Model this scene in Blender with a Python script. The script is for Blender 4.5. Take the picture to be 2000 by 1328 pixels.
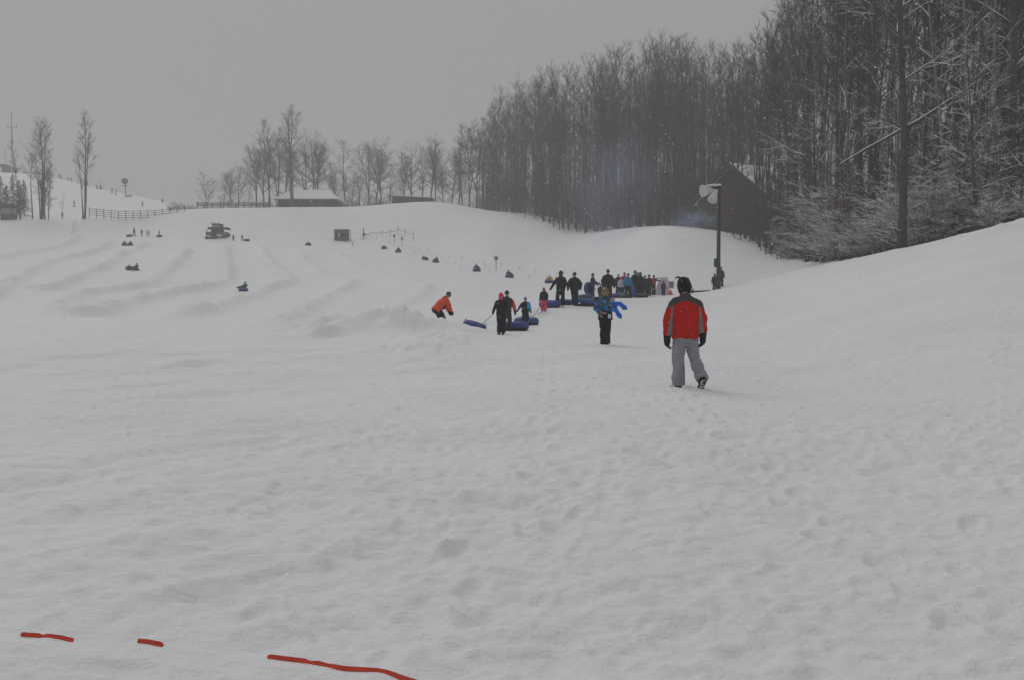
import bpy, math, random
import numpy as np
from mathutils import Vector, Matrix

C = bpy.context.scene
for o in list(bpy.data.objects):
    bpy.data.objects.remove(o)
R = math.radians
rng = random.Random(7)
nr = np.random.default_rng(11)

# ------------------------------------------------------------------ camera
F = 2144.0            # focal length in photo pixels (2000 wide)
HOR = 569.0           # photo row of the horizon
EYE = 1.6
PITCH = math.atan((664 - HOR) / F)
cam_d = bpy.data.cameras.new('camera')
cam_d.sensor_width = 36.0
cam_d.lens = 36.0 * F / 2000.0
cam_d.clip_start = 0.1
cam_d.clip_end = 3000
cam = bpy.data.objects.new('camera', cam_d)
C.collection.objects.link(cam)
cam.location = (0, 0, EYE)
cam.rotation_euler = (math.pi / 2 - PITCH, 0, 0)
C.camera = cam

# ------------------------------------------------------------------ world, sun, exposure
SUN_EL, SUN_AZ = R(42), R(-25)      # azimuth from +Y, positive to the right
w = bpy.data.worlds.new('World')
C.world = w
w.use_nodes = True
nt = w.node_tree
nt.nodes.clear()
def N(t, typ, **kw):
    n = t.nodes.new(typ)
    for k, v in kw.items():
        if k.startswith('i_'):
            n.inputs[k[2:].replace('_', ' ')].default_value = v
        else:
            setattr(n, k, v)
    return n
sky = N(nt, 'ShaderNodeTexSky', sky_type='NISHITA', sun_disc=False, sun_elevation=SUN_EL, sun_rotation=SUN_AZ)
hsv = N(nt, 'ShaderNodeHueSaturation')
hsv.inputs['Saturation'].default_value = 0.12
nt.links.new(sky.outputs[0], hsv.inputs['Color'])
tc = N(nt, 'ShaderNodeTexCoord')
sx = N(nt, 'ShaderNodeSeparateXYZ')
nt.links.new(tc.outputs['Generated'], sx.inputs[0])
mr = N(nt, 'ShaderNodeMapRange')           # even overcast: a little brighter towards the zenith
mr.inputs['From Min'].default_value = 0.0
mr.inputs['From Max'].default_value = 1.0
mr.inputs['To Min'].default_value = 2.5
mr.inputs['To Max'].default_value = 4.3
nt.links.new(sx.outputs['Z'], mr.inputs['Value'])
mxs = N(nt, 'ShaderNodeMix', data_type='RGBA')
mxs.inputs[0].default_value = 0.94
nt.links.new(hsv.outputs[0], mxs.inputs[6])
gcol = N(nt, 'ShaderNodeMix', data_type='RGBA', blend_type='MULTIPLY')
gcol.inputs[0].default_value = 1
gcol.inputs[7].default_value = (0.995, 0.995, 1.0, 1)
nt.links.new(mr.outputs[0], gcol.inputs[6])
nt.links.new(gcol.outputs[2], mxs.inputs[7])
bg = N(nt, 'ShaderNodeBackground')
bg.inputs['Strength'].default_value = 0.1
nt.links.new(mxs.outputs[2], bg.inputs[0])
wo = N(nt, 'ShaderNodeOutputWorld')
nt.links.new(bg.outputs[0], wo.inputs[0])
sd = bpy.data.lights.new('sun', 'SUN')
sd.energy = 0.72
sd.angle = R(38)
sd.color = (1.0, 0.985, 0.96)
sun = bpy.data.objects.new('sun', sd)
C.collection.objects.link(sun)
sdir = Vector((math.sin(SUN_AZ) * math.cos(SUN_EL), math.cos(SUN_AZ) * math.cos(SUN_EL), math.sin(SUN_EL)))
sun.rotation_euler = (-sdir).to_track_quat('-Z', 'Y').to_euler()
sun.location = (0, 0, 200)
C.view_settings.view_transform = 'Standard'
C.view_settings.look = 'None'
C.view_settings.gamma = 1
C.view_settings.exposure = 0.04
C.cycles.use_denoising = True
C.cycles.max_bounces = 5
C.cycles.diffuse_bounces = 3
C.cycles.glossy_bounces = 2
C.cycles.transparent_max_bounces = 8
C.cycles.volume_bounces = 1

# ------------------------------------------------------------------ tagging helpers
def link(o):
    C.collection.objects.link(o)
    return o
def tag(o, label=None, cat=None, group=None, kind=None):
    if label: o['label'] = label
    if cat: o['category'] = cat
    if group: o['group'] = group
    if kind: o['kind'] = kind
    return o
def thing(name, label, cat, loc=(0, 0, 0), rz=0.0, group=None):
    o = link(bpy.data.objects.new(name, None))
    o.empty_display_size = 0.2
    o.location = loc
    o.rotation_euler = (0, 0, rz)
    return tag(o, label, cat, group)

# ------------------------------------------------------------------ materials
def mat(name, col, rough=0.8, var=0.12, vscale=6.0, bump=0.0, bscale=20.0, metal=0.0, coord='Object', spec=0.4):
    m = bpy.data.materials.new(name)
    m.use_nodes = True
    t = m.node_tree
    b = t.nodes['Principled BSDF']
    b.inputs['Roughness'].default_value = rough
    b.inputs['Metallic'].default_value = metal
    b.inputs['Specular IOR Level'].default_value = spec
    tcn = N(t, 'ShaderNodeTexCoord')
    ns = N(t, 'ShaderNodeTexNoise')
    ns.inputs['Scale'].default_value = vscale
    ns.inputs['Detail'].default_value = 4
    t.links.new(tcn.outputs[coord], ns.inputs['Vector'])
    r = N(t, 'ShaderNodeMapRange')
    r.inputs['From Min'].default_value = 0.3
    r.inputs['From Max'].default_value = 0.7
    r.inputs['To Min'].default_value = 1 - var
    r.inputs['To Max'].default_value = 1 + var
    t.links.new(ns.outputs['Fac'], r.inputs['Value'])
    mx = N(t, 'ShaderNodeMix', data_type='RGBA', blend_type='MULTIPLY')
    mx.inputs[0].default_value = 1
    mx.inputs[6].default_value = (*col, 1)
    t.links.new(r.outputs[0], mx.inputs[7])
    t.links.new(mx.outputs[2], b.inputs['Base Color'])
    if bump > 0:
        n2 = N(t, 'ShaderNodeTexNoise')
        n2.inputs['Scale'].default_value = bscale
        n2.inputs['Detail'].default_value = 3
        t.links.new(tcn.outputs[coord], n2.inputs['Vector'])
        bp = N(t, 'ShaderNodeBump')
        bp.inputs['Strength'].default_value = min(1, bump)
        bp.inputs['Distance'].default_value = 0.03
        t.links.new(n2.outputs['Fac'], bp.inputs['Height'])
        t.links.new(bp.outputs[0], b.inputs['Normal'])
    return m
def snowtop(m, lo=0.3, hi=0.55, nscale=3.0, amount=0.5, col=(0.82, 0.83, 0.86)):
    """settled snow on every face of the material that looks upwards, broken up by noise"""
    t = m.node_tree
    b = t.nodes['Principled BSDF']
    src = b.inputs['Base Color'].links[0].from_socket
    g = N(t, 'ShaderNodeNewGeometry')
    s = N(t, 'ShaderNodeSeparateXYZ')
    t.links.new(g.outputs['True Normal'], s.inputs[0])
    r = N(t, 'ShaderNodeMapRange')
    r.inputs['From Min'].default_value = lo
    r.inputs['From Max'].default_value = hi
    t.links.new(s.outputs['Z'], r.inputs['Value'])
    ns = N(t, 'ShaderNodeTexNoise')
    ns.inputs['Scale'].default_value = nscale
    ns.inputs['Detail'].default_value = 3
    tcn = N(t, 'ShaderNodeTexCoord')
    t.links.new(tcn.outputs['Object'], ns.inputs['Vector'])
    r2 = N(t, 'ShaderNodeMapRange')
    c = 0.5 + (0.5 - amount) * 0.5
    r2.inputs['From Min'].default_value = c - 0.05
    r2.inputs['From Max'].default_value = c + 0.05
    t.links.new(ns.outputs['Fac'], r2.inputs['Value'])
    mu = N(t, 'ShaderNodeMath', operation='MULTIPLY')
    t.links.new(r.outputs[0], mu.inputs[0])
    t.links.new(r2.outputs[0], mu.inputs[1])
    mx = N(t, 'ShaderNodeMix', data_type='RGBA')
    t.links.new(mu.outputs[0], mx.inputs[0])
    t.links.new(src, mx.inputs[6])
    mx.inputs[7].default_value = (*col, 1)
    t.links.new(mx.outputs[2], b.inputs['Base Color'])
    return m

def pertree(m, warm=.5, dark=.25):
    """every tree its own tone of bark, some warmer and redder"""
    t = m.node_tree; b = t.nodes['Principled BSDF']; src = b.inputs['Base Color'].links[0].from_socket
    mixn = src.node
    oi = N(t, 'ShaderNodeObjectInfo')
    cr = N(t, 'ShaderNodeValToRGB'); e = cr.color_ramp.elements
    e[0].position = 0; e[0].color = (1 - dark, 1 - dark, 1 - dark, 1); e[1].position = 1; e[1].color = (1 + dark, 1 + dark * .8, 1 + dark * .7, 1)
    x = cr.color_ramp.elements.new(.35); x.color = (1.0, 1.0, 1.02, 1); x = cr.color_ramp.elements.new(.6); x.color = (1 + warm * .45, 1 - warm * .12, 1 - warm * .2, 1)
    t.links.new(oi.outputs['Random'], cr.inputs[0])
    mx = N(t, 'ShaderNodeMix', data_type='RGBA', blend_type='MULTIPLY'); mx.inputs[0].default_value = 1
    inner = mixn.inputs[6].links[0].from_socket if mixn.inputs[6].links else src     # tint the bark, not the snow on it
    t.links.new(inner, mx.inputs[6]); t.links.new(cr.outputs[0], mx.inputs[7])
    if mixn.inputs[6].links: t.links.new(mx.outputs[2], mixn.inputs[6])
    else: t.links.new(mx.outputs[2], b.inputs['Base Color'])
    return m

# ------------------------------------------------------------------ mesh helpers
def mesh_obj(name, verts, faces, m=None, parent=None, smooth=True, loc=None, mats=None):
    me = bpy.data.meshes.new(name)
    me.from_pydata([tuple(map(float, v)) for v in verts], [], faces)
    me.update()
    if smooth:
        me.polygons.foreach_set('use_smooth', [True] * len(me.polygons))
    if m: me.materials.append(m)
    o = link(bpy.data.objects.new(name, me))
    if parent: o.parent = parent
    if loc is not None: o.location = loc
    return o
def np_mesh(name, V, Q, m=None, smooth=False):
    """mesh from numpy arrays; Q is an (n, k) array of equal-sized faces"""
    me = bpy.data.meshes.new(name)
    k = Q.shape[1]
    me.vertices.add(len(V)); me.vertices.foreach_set('co', np.ascontiguousarray(V, dtype=np.float32).ravel())
    me.loops.add(Q.size); me.loops.foreach_set('vertex_index', np.ascontiguousarray(Q, dtype=np.int32).ravel())
    me.polygons.add(len(Q))
    me.polygons.foreach_set('loop_start', np.arange(0, Q.size, k, dtype=np.int32))
    me.polygons.foreach_set('loop_total', np.full(len(Q), k, dtype=np.int32))
    me.polygons.foreach_set('use_smooth', np.full(len(Q), smooth))
    me.update(calc_edges=True)
    me.validate()
    if m: me.materials.append(m)
    return me

class MB:
    """collects simple solids and links them as ONE mesh object"""
    def __init__(s): s.v = []; s.f = []
    def add(s, v, f):
        b = len(s.v); s.v += [tuple(map(float, p)) for p in v]; s.f += [tuple(i + b for i in q) for q in f]
    def box(s, c, d, rz=0.0, rx=0.0, ry=0.0, bev=0.0, top=1.0):
        hx, hy, hz = d[0] / 2, d[1] / 2, d[2] / 2
        M = Matrix.Rotation(rz, 3, 'Z') @ Matrix.Rotation(ry, 3, 'Y') @ Matrix.Rotation(rx, 3, 'X')
        c = Vector(c)
        if bev <= 0:
            vs = [(-hx, -hy, -hz), (hx, -hy, -hz), (hx, hy, -hz), (-hx, hy, -hz),
                  (-hx * top, -hy * top, hz), (hx * top, -hy * top, hz), (hx * top, hy * top, hz), (-hx * top, hy * top, hz)]
            fs = [(3, 2, 1, 0), (4, 5, 6, 7), (0, 1, 5, 4), (1, 2, 6, 5), (2, 3, 7, 6), (3, 0, 4, 7)]
        else:
            b = min(bev, hx * .9, hy * .9, hz * .9)
            vs = []; fs = []
            prof = [(-hz, b), (-hz + b, 0), (hz - b, 0), (hz, b)]
            def ring(z, i):
                x, y = hx - i, hy - i
                q = b
                return [(-x + (q if not i else 0), -y, z), (x - (q if not i else 0), -y, z), (x, -y + (q if not i else 0), z), (x, y - (q if not i else 0), z),
                        (x - (q if not i else 0), y, z), (-x + (q if not i else 0), y, z), (-x, y - (q if not i else 0), z), (-x, -y + (q if not i else 0), z)]
            for z, i in prof: vs += ring(z, i)
            for r_ in range(3):
                for k in range(8):
                    a = r_ * 8 + k; bb = r_ * 8 + (k + 1) % 8
                    fs.append((a, bb, bb + 8, a + 8))
            fs.append(tuple(range(7, -1, -1))); fs.append(tuple(range(24, 32)))
        s.add([c + M @ Vector(p) for p in vs], fs)
        return s
    def tube(s, pts, rad, k=8, hint=(1, 0, 0), cap=True, dome=False):
        """loft of (elliptical) rings along pts; rad entries are r or (rx, ry)"""
        P = [Vector(p) for p in pts]
        rr = [(r, r) if not isinstance(r, (tuple, list)) else r for r in (rad if isinstance(rad, (list, tuple)) else [rad] * len(P))]
        hint = Vector(hint)
        if dome:
            t0 = (P[0] - P[1]).normalized(); t1 = (P[-1] - P[-2]).normalized()
            a, b = rr[0], rr[-1]
            ma, mb = min(a), min(b)
            P = [P[0] + t0 * ma * .95, P[0] + t0 * ma * .6] + P + [P[-1] + t1 * mb * .6, P[-1] + t1 * mb * .95]
            rr = [(a[0] * .3, a[1] * .3), (a[0] * .8, a[1] * .8)] + list(rr) + [(b[0] * .8, b[1] * .8), (b[0] * .3, b[1] * .3)]
        n = len(P); vs = []
        for i in range(n):
            t = (P[min(i + 1, n - 1)] - P[max(i - 1, 0)])
            if t.length < 1e-9: t = Vector((0, 0, 1))
            t.normalize()
            h = hint
            if abs(h.dot(t)) > .95: h = Vector((0, 1, 0)) if abs(t.y) < .9 else Vector((0, 0, 1))
            a = (h - t * h.dot(t)).normalized()
            b = t.cross(a)
            for j in range(k):
                an = 2 * math.pi * j / k
                vs.append(P[i] + a * math.cos(an) * rr[i][0] + b * math.sin(an) * rr[i][1])
        fs = []
        for i in range(n - 1):
            for j in range(k):
                j2 = (j + 1) % k
                fs.append((i * k + j, i * k + j2, (i + 1) * k + j2, (i + 1) * k + j))
        if cap:
            fs.append(tuple(range(k - 1, -1, -1))); fs.append(tuple(range((n - 1) * k, n * k)))
        s.add(vs, fs)
        return s
    def ell(s, c, r, k=12, m=8, M=None):
        c = Vector(c)
        if not isinstance(r, (tuple, list)): r = (r, r, r)
        vs = []
        for i in range(1, m):
            ph = math.pi * i / m
            for j in range(k):
                th = 2 * math.pi * j / k
                p = Vector((r[0] * math.sin(ph) * math.cos(th), r[1] * math.sin(ph) * math.sin(th), r[2] * math.cos(ph)))
                if M: p = M @ p
                vs.append(c + p)
        a = Vector((0, 0, r[2])); b = Vector((0, 0, -r[2]))
        if M: a = M @ a; b = M @ b
        vs += [c + a, c + b]
        T, B = len(vs) - 2, len(vs) - 1
        fs = []
        for i in range(m - 2):
            for j in range(k):
                j2 = (j + 1) % k
                fs.append((i * k + j, (i + 1) * k + j, (i + 1) * k + j2, i * k + j2))
        for j in range(k):
            j2 = (j + 1) % k
            fs.append((T, j, j2)); fs.append((B, (m - 2) * k + j2, (m - 2) * k + j))
        s.add(vs, fs)
        return s
    def poly(s, pts, th=(0, 0, 0)):
        """flat outline pushed along th: a slab with real thickness"""
        n = len(pts); th = Vector(th)
        a = [Vector(p) for p in pts]
        vs = a + [p + th for p in a]
        fs = [tuple(range(n)), tuple(range(2 * n - 1, n - 1, -1))]
        for i in range(n):
            j = (i + 1) % n
            fs.append((i, i + n, j + n, j))
        s.add(vs, fs)
        return s
    def build(s, name, m, parent=None, smooth=False, remesh=0.0, smit=0, bevel=0.0):
        o = mesh_obj(name, s.v, s.f, m, parent, smooth)
        if remesh > 0:
            md = o.modifiers.new('remesh', 'REMESH'); md.mode = 'VOXEL'; md.voxel_size = remesh; md.use_smooth_shade = True
            if smit:
                ms = o.modifiers.new('smooth', 'SMOOTH'); ms.factor = .6; ms.iterations = smit
        return o

# ------------------------------------------------------------------ pixels and depths to places
cp, sp = math.cos(PITCH), math.sin(PITCH)
def ray(px, py):
    x = (px - 1000) / F; y = (664 - py) / F
    return (x, cp + y * sp, y * cp - sp)      # world direction
def P(d, py):
    """(depth, height) of a place seen at photo row py, d metres ahead"""
    _, dy, dz = ray(1000, py)
    return (d, EYE + d * dz / dy)
# ------------------------------------------------------------------ the lie of the land
# each entry: compass column, then (metres ahead, height) from the camera outwards
COL = {
 -900: [(0, 0), (45, 0), (90, .2), (120, 2.5), (190, 10), (230, 17), (260, 19), (330, 34), (420, 50), (480, 55), (700, 52)],
 -400: [(0, 0), (45, 0), (88, .2), P(120, 562), P(150, 525), P(190, 482), P(214, 458), P(232, 430), (250, 18), (300, 28), (350, 38), (430, 51), (480, 54), (700, 50)],
 0: [(0, 0), (45, 0), (80, 0), (95, .2), P(120, 565), P(150, 527), P(185, 490), P(214, 460), P(232, 430), (250, 18), (300, 27), (350, 37), P(430, 339), (480, 50), (700, 44)],
 60: [(0, 0), (45, 0), (80, 0), (95, .2), P(120, 565), P(150, 527), P(185, 490), P(214, 460), P(232, 429), (250, 18), (300, 26), (350, 36), P(430, 341), (480, 49), (700, 42)],
 140: [(0, 0), (70, 0), (92, .2), P(120, 566), P(150, 527), P(185, 490), P(214, 459), P(232, 427), (250, 18.2), (300, 25), (350, 33), P(425, 357), (480, 44), (700, 38)],
 200: [(0, 0), (70, 0), (92, .2), P(120, 567), P(150, 527), P(185, 490), P(214, 459), P(232, 424), (260, 18.7), (320, 26), P(420, 373), (480, 40), (700, 34)],
 270: [(0, 0), (70, 0), P(90, 603), P(118, 567), P(150, 528), P(185, 487), P(214, 460), P(232, 417), (260, 19), (320, 25), P(410, 387), (480, 36), (700, 30)],
 350: [(0, 0), (70, 0), P(90, 603), P(116, 572), P(142, 537), P(172, 496), P(203, 466), P(232, 410), (260, 19.3), (320, 24), P(400, 404), (480, 32), (700, 28)],
 430: [(0, 0), (70, 0), P(90, 602), P(115, 575), P(140, 540), P(170, 498), P(202, 468), P(222, 428), P(236, 407.5), (262, 20), (400, 25), (700, 26)],
 600: [(0, 0), (70, 0), P(90, 600), P(110, 578), P(130, 556), P(160, 512), P(190, 482), P(206, 465), P(228, 424), P(245, 405), (280, 21), (400, 22), (700, 22)],
 680: [(0, 0), (65, .05), P(85, 602), P(105, 579), P(128, 553), P(160, 516), P(185, 492), P(206, 474), P(228, 432), P(246, 405), (270, 21.4), (400, 22), (700, 22)],
 760: [(0, 0), (60, .05), P(80, 605), P(100, 580), P(125, 550), P(150, 522), P(175, 503), P(197, 484), P(218, 444), P(236, 412), P(248, 400), (262, 21.8), (300, 21.8), (700, 22)],
 800: [(0, 0), (60, .1), P(80, 603), P(100, 579), P(125, 549), P(150, 521), P(180, 496), P(200, 477), P(222, 434), P(236, 411), P(248, 395.5), (262, 22), (300, 22), (700, 23)],
 850: [(0, 0), (55, .15), (75, .5), P(100, 578), P(125, 548), P(150, 525), P(174, 512), P(195, 486), P(215, 445), P(232, 412), P(246, 392.5), (270, 21), (330, 21), (700, 24)],
 900: [(0, 0), (52, .18), (70, .5), P(95, 578), P(125, 545), P(150, 526), P(172, 508), P(195, 474), P(215, 437), P(230, 414), P(243, 401), (262, 20.6), (330, 21), (700, 26)],
 950: [(0, 0), (50, .2), (65, .5), P(85, 592), P(110, 562), P(138, 535), P(165, 503), P(190, 465), P(215, 430), P(233, 412.5), (260, 20), (330, 22), (700, 28)],
 1010: [(0, 0), (48, .2), (60, .7), P(80, 592), P(105, 566), P(133, 543), P(155, 520), P(180, 480), P(205, 443), P(222, 418), (245, 19), (330, 24), (700, 30)],
 1060: [(0, 0), (47, .2), (56, .75), P(75, 590), P(95, 572), P(124, 553), P(145, 531), P(170, 492), P(190, 459), P(206, 432), (230, 17.5), (330, 24), (700, 34)],
 1130: [(0, 0), (45, .2), (56, .85), (75, 1.15), P(95, 570), P(120, 548), P(145, 513), P(165, 481), P(187, 457.5), (205, 13), (330, 24), (700, 36)],
 1200: [(0, 0), (45, .2), (60, .95), (75, 1.2), P(92, 572), P(110, 551), P(130, 515), P(150, 472), P(162, 449), (185, 12), (330, 24), (700, 36)],
 1290: [(0, 0), (40, .15), (60, .95), (78, 1.3), (88, 1.4), P(98, 556), P(112, 516), P(126, 471), P(138, 441.5), (150, 10.6), (170, 11.5), (330, 24), (700, 36)],
 1350: [(0, 0), (35, .12), (48, .4), (62, 1.1), P(74, 574), (84, 1.3), P(95, 556), P(108, 518), P(122, 476), P(134, 447), (146, 10), (170, 11.2), (330, 24), (700, 36)],
 1400: [(0, 0), (30, .1), (45, .5), (60, 1.15), P(72, 567), (80, 1.5), P(92, 552), P(105, 521), P(118, 487), P(132, 455), (145, 9.5), (165, 11), (330, 24), (700, 36)],
 1460: [(0, 0), (25, .05), (40, .5), (56, 1.25), P(70, 554), (78, 1.95), P(91, 546), P(102, 520), P(113, 493), P(125, 472), (145, 8.8), (330, 24), (700, 36)],
 1520: [(0, 0), (22, .05), (38, .6), (53, 1.5), P(67, 541), (76, 2.4), P(88, 535), P(99, 512), (112, 5.2), (150, 9.2), (330, 24), (700, 36)],
 1600: [(0, 0), (18, .05), (35, .75), (50, 1.95), P(63, 523), (75, 3.2), (95, 4.6), (150, 11), (330, 26), (700, 38)],
 1760: [(0, 0), (15, .1), (30, .95), (45, 2.5), P(58, 488), (68, 4.1), (90, 5.6), (150, 12), (330, 28), (700, 40)],
 2000: [(0, 0), (12, .12), (25, 1.0), (40, 3.1), P(52, 432), (62, 5.4), (90, 7.6), (150, 14), (330, 30), (700, 42)],
 2600: [(0, 0), (10, .2), (25, 1.8), (40, 4.4), (52, 6.6), (90, 10), (150, 16), (330, 32), (700, 44)],
}
def pchip(x, y, xi):
    x = np.asarray(x, float); y = np.asarray(y, float)
    h = np.diff(x); dl = np.diff(y, axis=0)
    dl = dl / (h if y.ndim == 1 else h[:, None])
    d = np.zeros_like(y)
    w1 = 2 * h[1:] + h[:-1]; w2 = h[1:] + 2 * h[:-1]
    if y.ndim > 1: w1 = w1[:, None]; w2 = w2[:, None]
    with np.errstate(divide='ignore', invalid='ignore'):
        dd = (w1 + w2) / (w1 / dl[:-1] + w2 / dl[1:])
    ok = dl[:-1] * dl[1:] > 0
    d[1:-1] = np.where(ok, dd, 0)
    d[0] = dl[0]; d[-1] = dl[-1]
    k = np.clip(np.searchsorted(x, xi, side='right') - 1, 0, len(x) - 2)
    hh = h[k] if y.ndim == 1 else h[k][:, None]
    t = (xi - x[k]) if y.ndim == 1 else (xi - x[k])[:, None]
    t = t / hh
    return (y[k] * (1 + 2 * t) * (1 - t) ** 2 + d[k] * hh * t * (1 - t) ** 2 + y[k + 1] * t * t * (3 - 2 * t) + d[k + 1] * hh * t * t * (t - 1))
RR = np.concatenate([[0.0], np.exp(np.linspace(0, math.log(620), 900))])
tt = []; rows = []
for px, cps in sorted(COL.items()):
    u = (px - 1000) / F
    s = math.sqrt(1 + u * u)
    tt.append(math.atan(u))
    rows.append(pchip([c[0] * s for c in cps], [c[1] for c in cps], RR))
flat = pchip([0, 60, 120, 300, 800], [0, 0, 1, 8, 14], RR)
tt = [-math.pi, -R(110)] + tt + [R(110), math.pi]
rows = [flat, flat] + rows + [flat, flat]
tt = np.array(tt); rows = np.array(rows)
TH = np.concatenate([np.linspace(-math.pi, R(-31), 60, endpoint=False), np.linspace(R(-31), R(31), 820), np.linspace(R(31), math.pi, 61)[1:]])
base = pchip(tt, rows, TH)                       # theta x r
# soften across the compass a little
dense = slice(60, 880)
kk = np.exp(-0.5 * (np.arange(-24, 25) / 10.0) ** 2); kk /= kk.sum()
pad = np.pad(base[dense], ((24, 24), (0, 0)), mode='reflect', reflect_type='odd')
sm = np.zeros_like(base[dense])
for i, kv in enumerate(kk): sm += kv * pad[i:i + sm.shape[0]]
base[dense] = sm
GX = np.sin(TH)[:, None] * RR[None, :]
GY = np.cos(TH)[:, None] * RR[None, :]
GR = np.broadcast_to(RR[None, :], GX.shape)
def sample(G, x, y):
    th = math.atan2(x, y); r = math.hypot(x, y)
    i = int(np.clip(np.searchsorted(TH, th) - 1, 0, len(TH) - 2)); j = int(np.clip(np.searchsorted(RR, r) - 1, 0, len(RR) - 2))
    a = min(1, max(0, (th - TH[i]) / (TH[i + 1] - TH[i]))); b = min(1, max(0, (r - RR[j]) / (RR[j + 1] - RR[j])))
    return (G[i, j] * (1 - a) + G[i + 1, j] * a) * (1 - b) + (G[i, j + 1] * (1 - a) + G[i + 1, j + 1] * a) * b
def hit(px, py, G=None, dmin=3.0, dmax=500.0):
    """first place on the ground seen at a photo pixel"""
    G = base if G is None else G
    dx, dy, dz = ray(px, py)
    th = math.atan2(dx, dy); h = math.hypot(dx, dy)
    i = int(np.clip(np.searchsorted(TH, th) - 1, 0, len(TH) - 2)); a = (th - TH[i]) / (TH[i + 1] - TH[i])
    prof = G[i] * (1 - a) + G[i + 1] * a
    zr = EYE + RR / h * dz
    j0 = int(np.searchsorted(RR, dmin))
    below = np.nonzero((zr[j0:] <= prof[j0:]))[0]
    if len(below) == 0: j = int(np.searchsorted(RR, dmax)); 
    else: j = j0 + below[0]
    j = max(j, 1)
    f0 = zr[j - 1] - prof[j - 1]; f1 = zr[j] - prof[j]
    t = f0 / (f0 - f1) if f0 != f1 else 0
    r = RR[j - 1] + min(1, max(0, t)) * (RR[j] - RR[j - 1])
    return Vector((math.sin(th) * r, math.cos(th) * r, EYE + r / h * dz))

def hash2(ix, iy, seed):
    n = (ix * 374761393 + iy * 668265263 + seed * 974634777) & 0xffffffff
    n = ((n ^ (n >> 13)) * 1274126177) & 0xffffffff
    n = n ^ (n >> 16)
    return (n & 0xffff) / 32767.5 - 1
def vnoise(x, y, seed):
    ix = np.floor(x).astype(np.int64); iy = np.floor(y).astype(np.int64)
    fx = x - ix; fy = y - iy
    fx = fx * fx * fx * (fx * (fx * 6 - 15) + 10); fy = fy * fy * fy * (fy * (fy * 6 - 15) + 10)
    a = hash2(ix, iy, seed); b = hash2(ix + 1, iy, seed); c = hash2(ix, iy + 1, seed); d = hash2(ix + 1, iy + 1, seed)
    return (a * (1 - fx) + b * fx) * (1 - fy) + (c * (1 - fx) + d * fx) * fy
def rot(x, y, a): return x * math.cos(a) + y * math.sin(a), -x * math.sin(a) + y * math.cos(a)
def seg_dist(X, Y, pts):
    D = np.full(X.shape, 1e9); S = np.zeros(X.shape); L = 0
    for (x0, y0), (x1, y1) in zip(pts[:-1], pts[1:]):
        dx, dy = x1 - x0, y1 - y0; l2 = dx * dx + dy * dy + 1e-9
        t = np.clip(((X - x0) * dx + (Y - y0) * dy) / l2, 0, 1)
        d = np.hypot(X - x0 - t * dx, Y - y0 - t * dy)
        S = np.where(d < D, L + t * math.sqrt(l2), S); D = np.minimum(D, d); L += math.sqrt(l2)
    return D, S, L
def smoothline(pts, n=6):
    q = [np.array(p[:2]) for p in pts]; out = []
    q = [2 * q[0] - q[1]] + q + [2 * q[-1] - q[-2]]
    for i in range(1, len(q) - 2):
        for k in range(n):
            t = k / n
            out.append(tuple(0.5 * ((2 * q[i]) + (-q[i - 1] + q[i + 1]) * t + (2 * q[i - 1] - 5 * q[i] + 4 * q[i + 1] - q[i + 2]) * t * t + (-q[i - 1] + 3 * q[i] - 3 * q[i + 1] + q[i + 2]) * t ** 3)))
    out.append(tuple(q[-2]))
    return out
detail = np.zeros_like(base)
fade = lambda r0, r1: np.clip((r1 - GR) / (r1 - r0), 0, 1)
# broad swells, then trampled lumps that matter close by
detail += 0.10 * vnoise(GX / 9, GY / 9, 1) * np.clip(GR / 20, 0, 1)
detail += 0.045 * vnoise(GX / 2.3, GY / 2.3, 2) * fade(60, 140)
x1, y1 = rot(GX, GY, R(-35))
leftw = np.clip(0.5 - GX / np.maximum(GR, 1) * 1.8, 0, 1)
detail += 0.055 * vnoise(x1 / .5, y1 / 2.2, 3) * fade(25, 60) * leftw
detail += 0.026 * vnoise(x1 / .22 + 5, y1 / .9, 13) * fade(18, 50) * leftw
x2, y2 = rot(GX, GY, R(55))
detail += 0.026 * vnoise(x2 / .5, y2 / 1.6, 4) * fade(25, 60) * (1 - leftw)
for lam, amp, far in ((.9, .021, 80), (.42, .016, 60), (.2, .019, 42), (.1, .015, 26), (.055, .0045, 9)):
    m_ = fade(far * .5, far)
    wx_ = .35 * vnoise(GX / lam / 1.7, GY / lam / 1.7, int(lam * 777)); xr, yr = rot(GX, GY, R(int(lam * 1000) % 90)); nz = vnoise(xr / lam + wx_, yr / lam - wx_, int(lam * 1000))
    detail += amp * nz * m_
# crusty little ledges: ridged noise
rn = 1 - np.abs(vnoise(GX / .7, GY / .55, 31)) * 2
detail += 0.02 * np.clip(rn, 0, 1) ** 3 * fade(14, 34) * np.clip(vnoise(GX / 3, GY / 3, 32) + .3, 0, 1)
detail *= 1 + (.5 * np.clip(vnoise(GX / 5.5, GY / 5.5, 71) + .5 * vnoise(GX / 2.2, GY / 2.2, 72), -.8, 1) - .22) * fade(30, 60)
# the smooth run-out of the tubing lanes and the groomed slopes stay calm
calm = np.clip((GR - 45) / 30, 0, 1)
detail *= (1 - .55 * calm)

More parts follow.
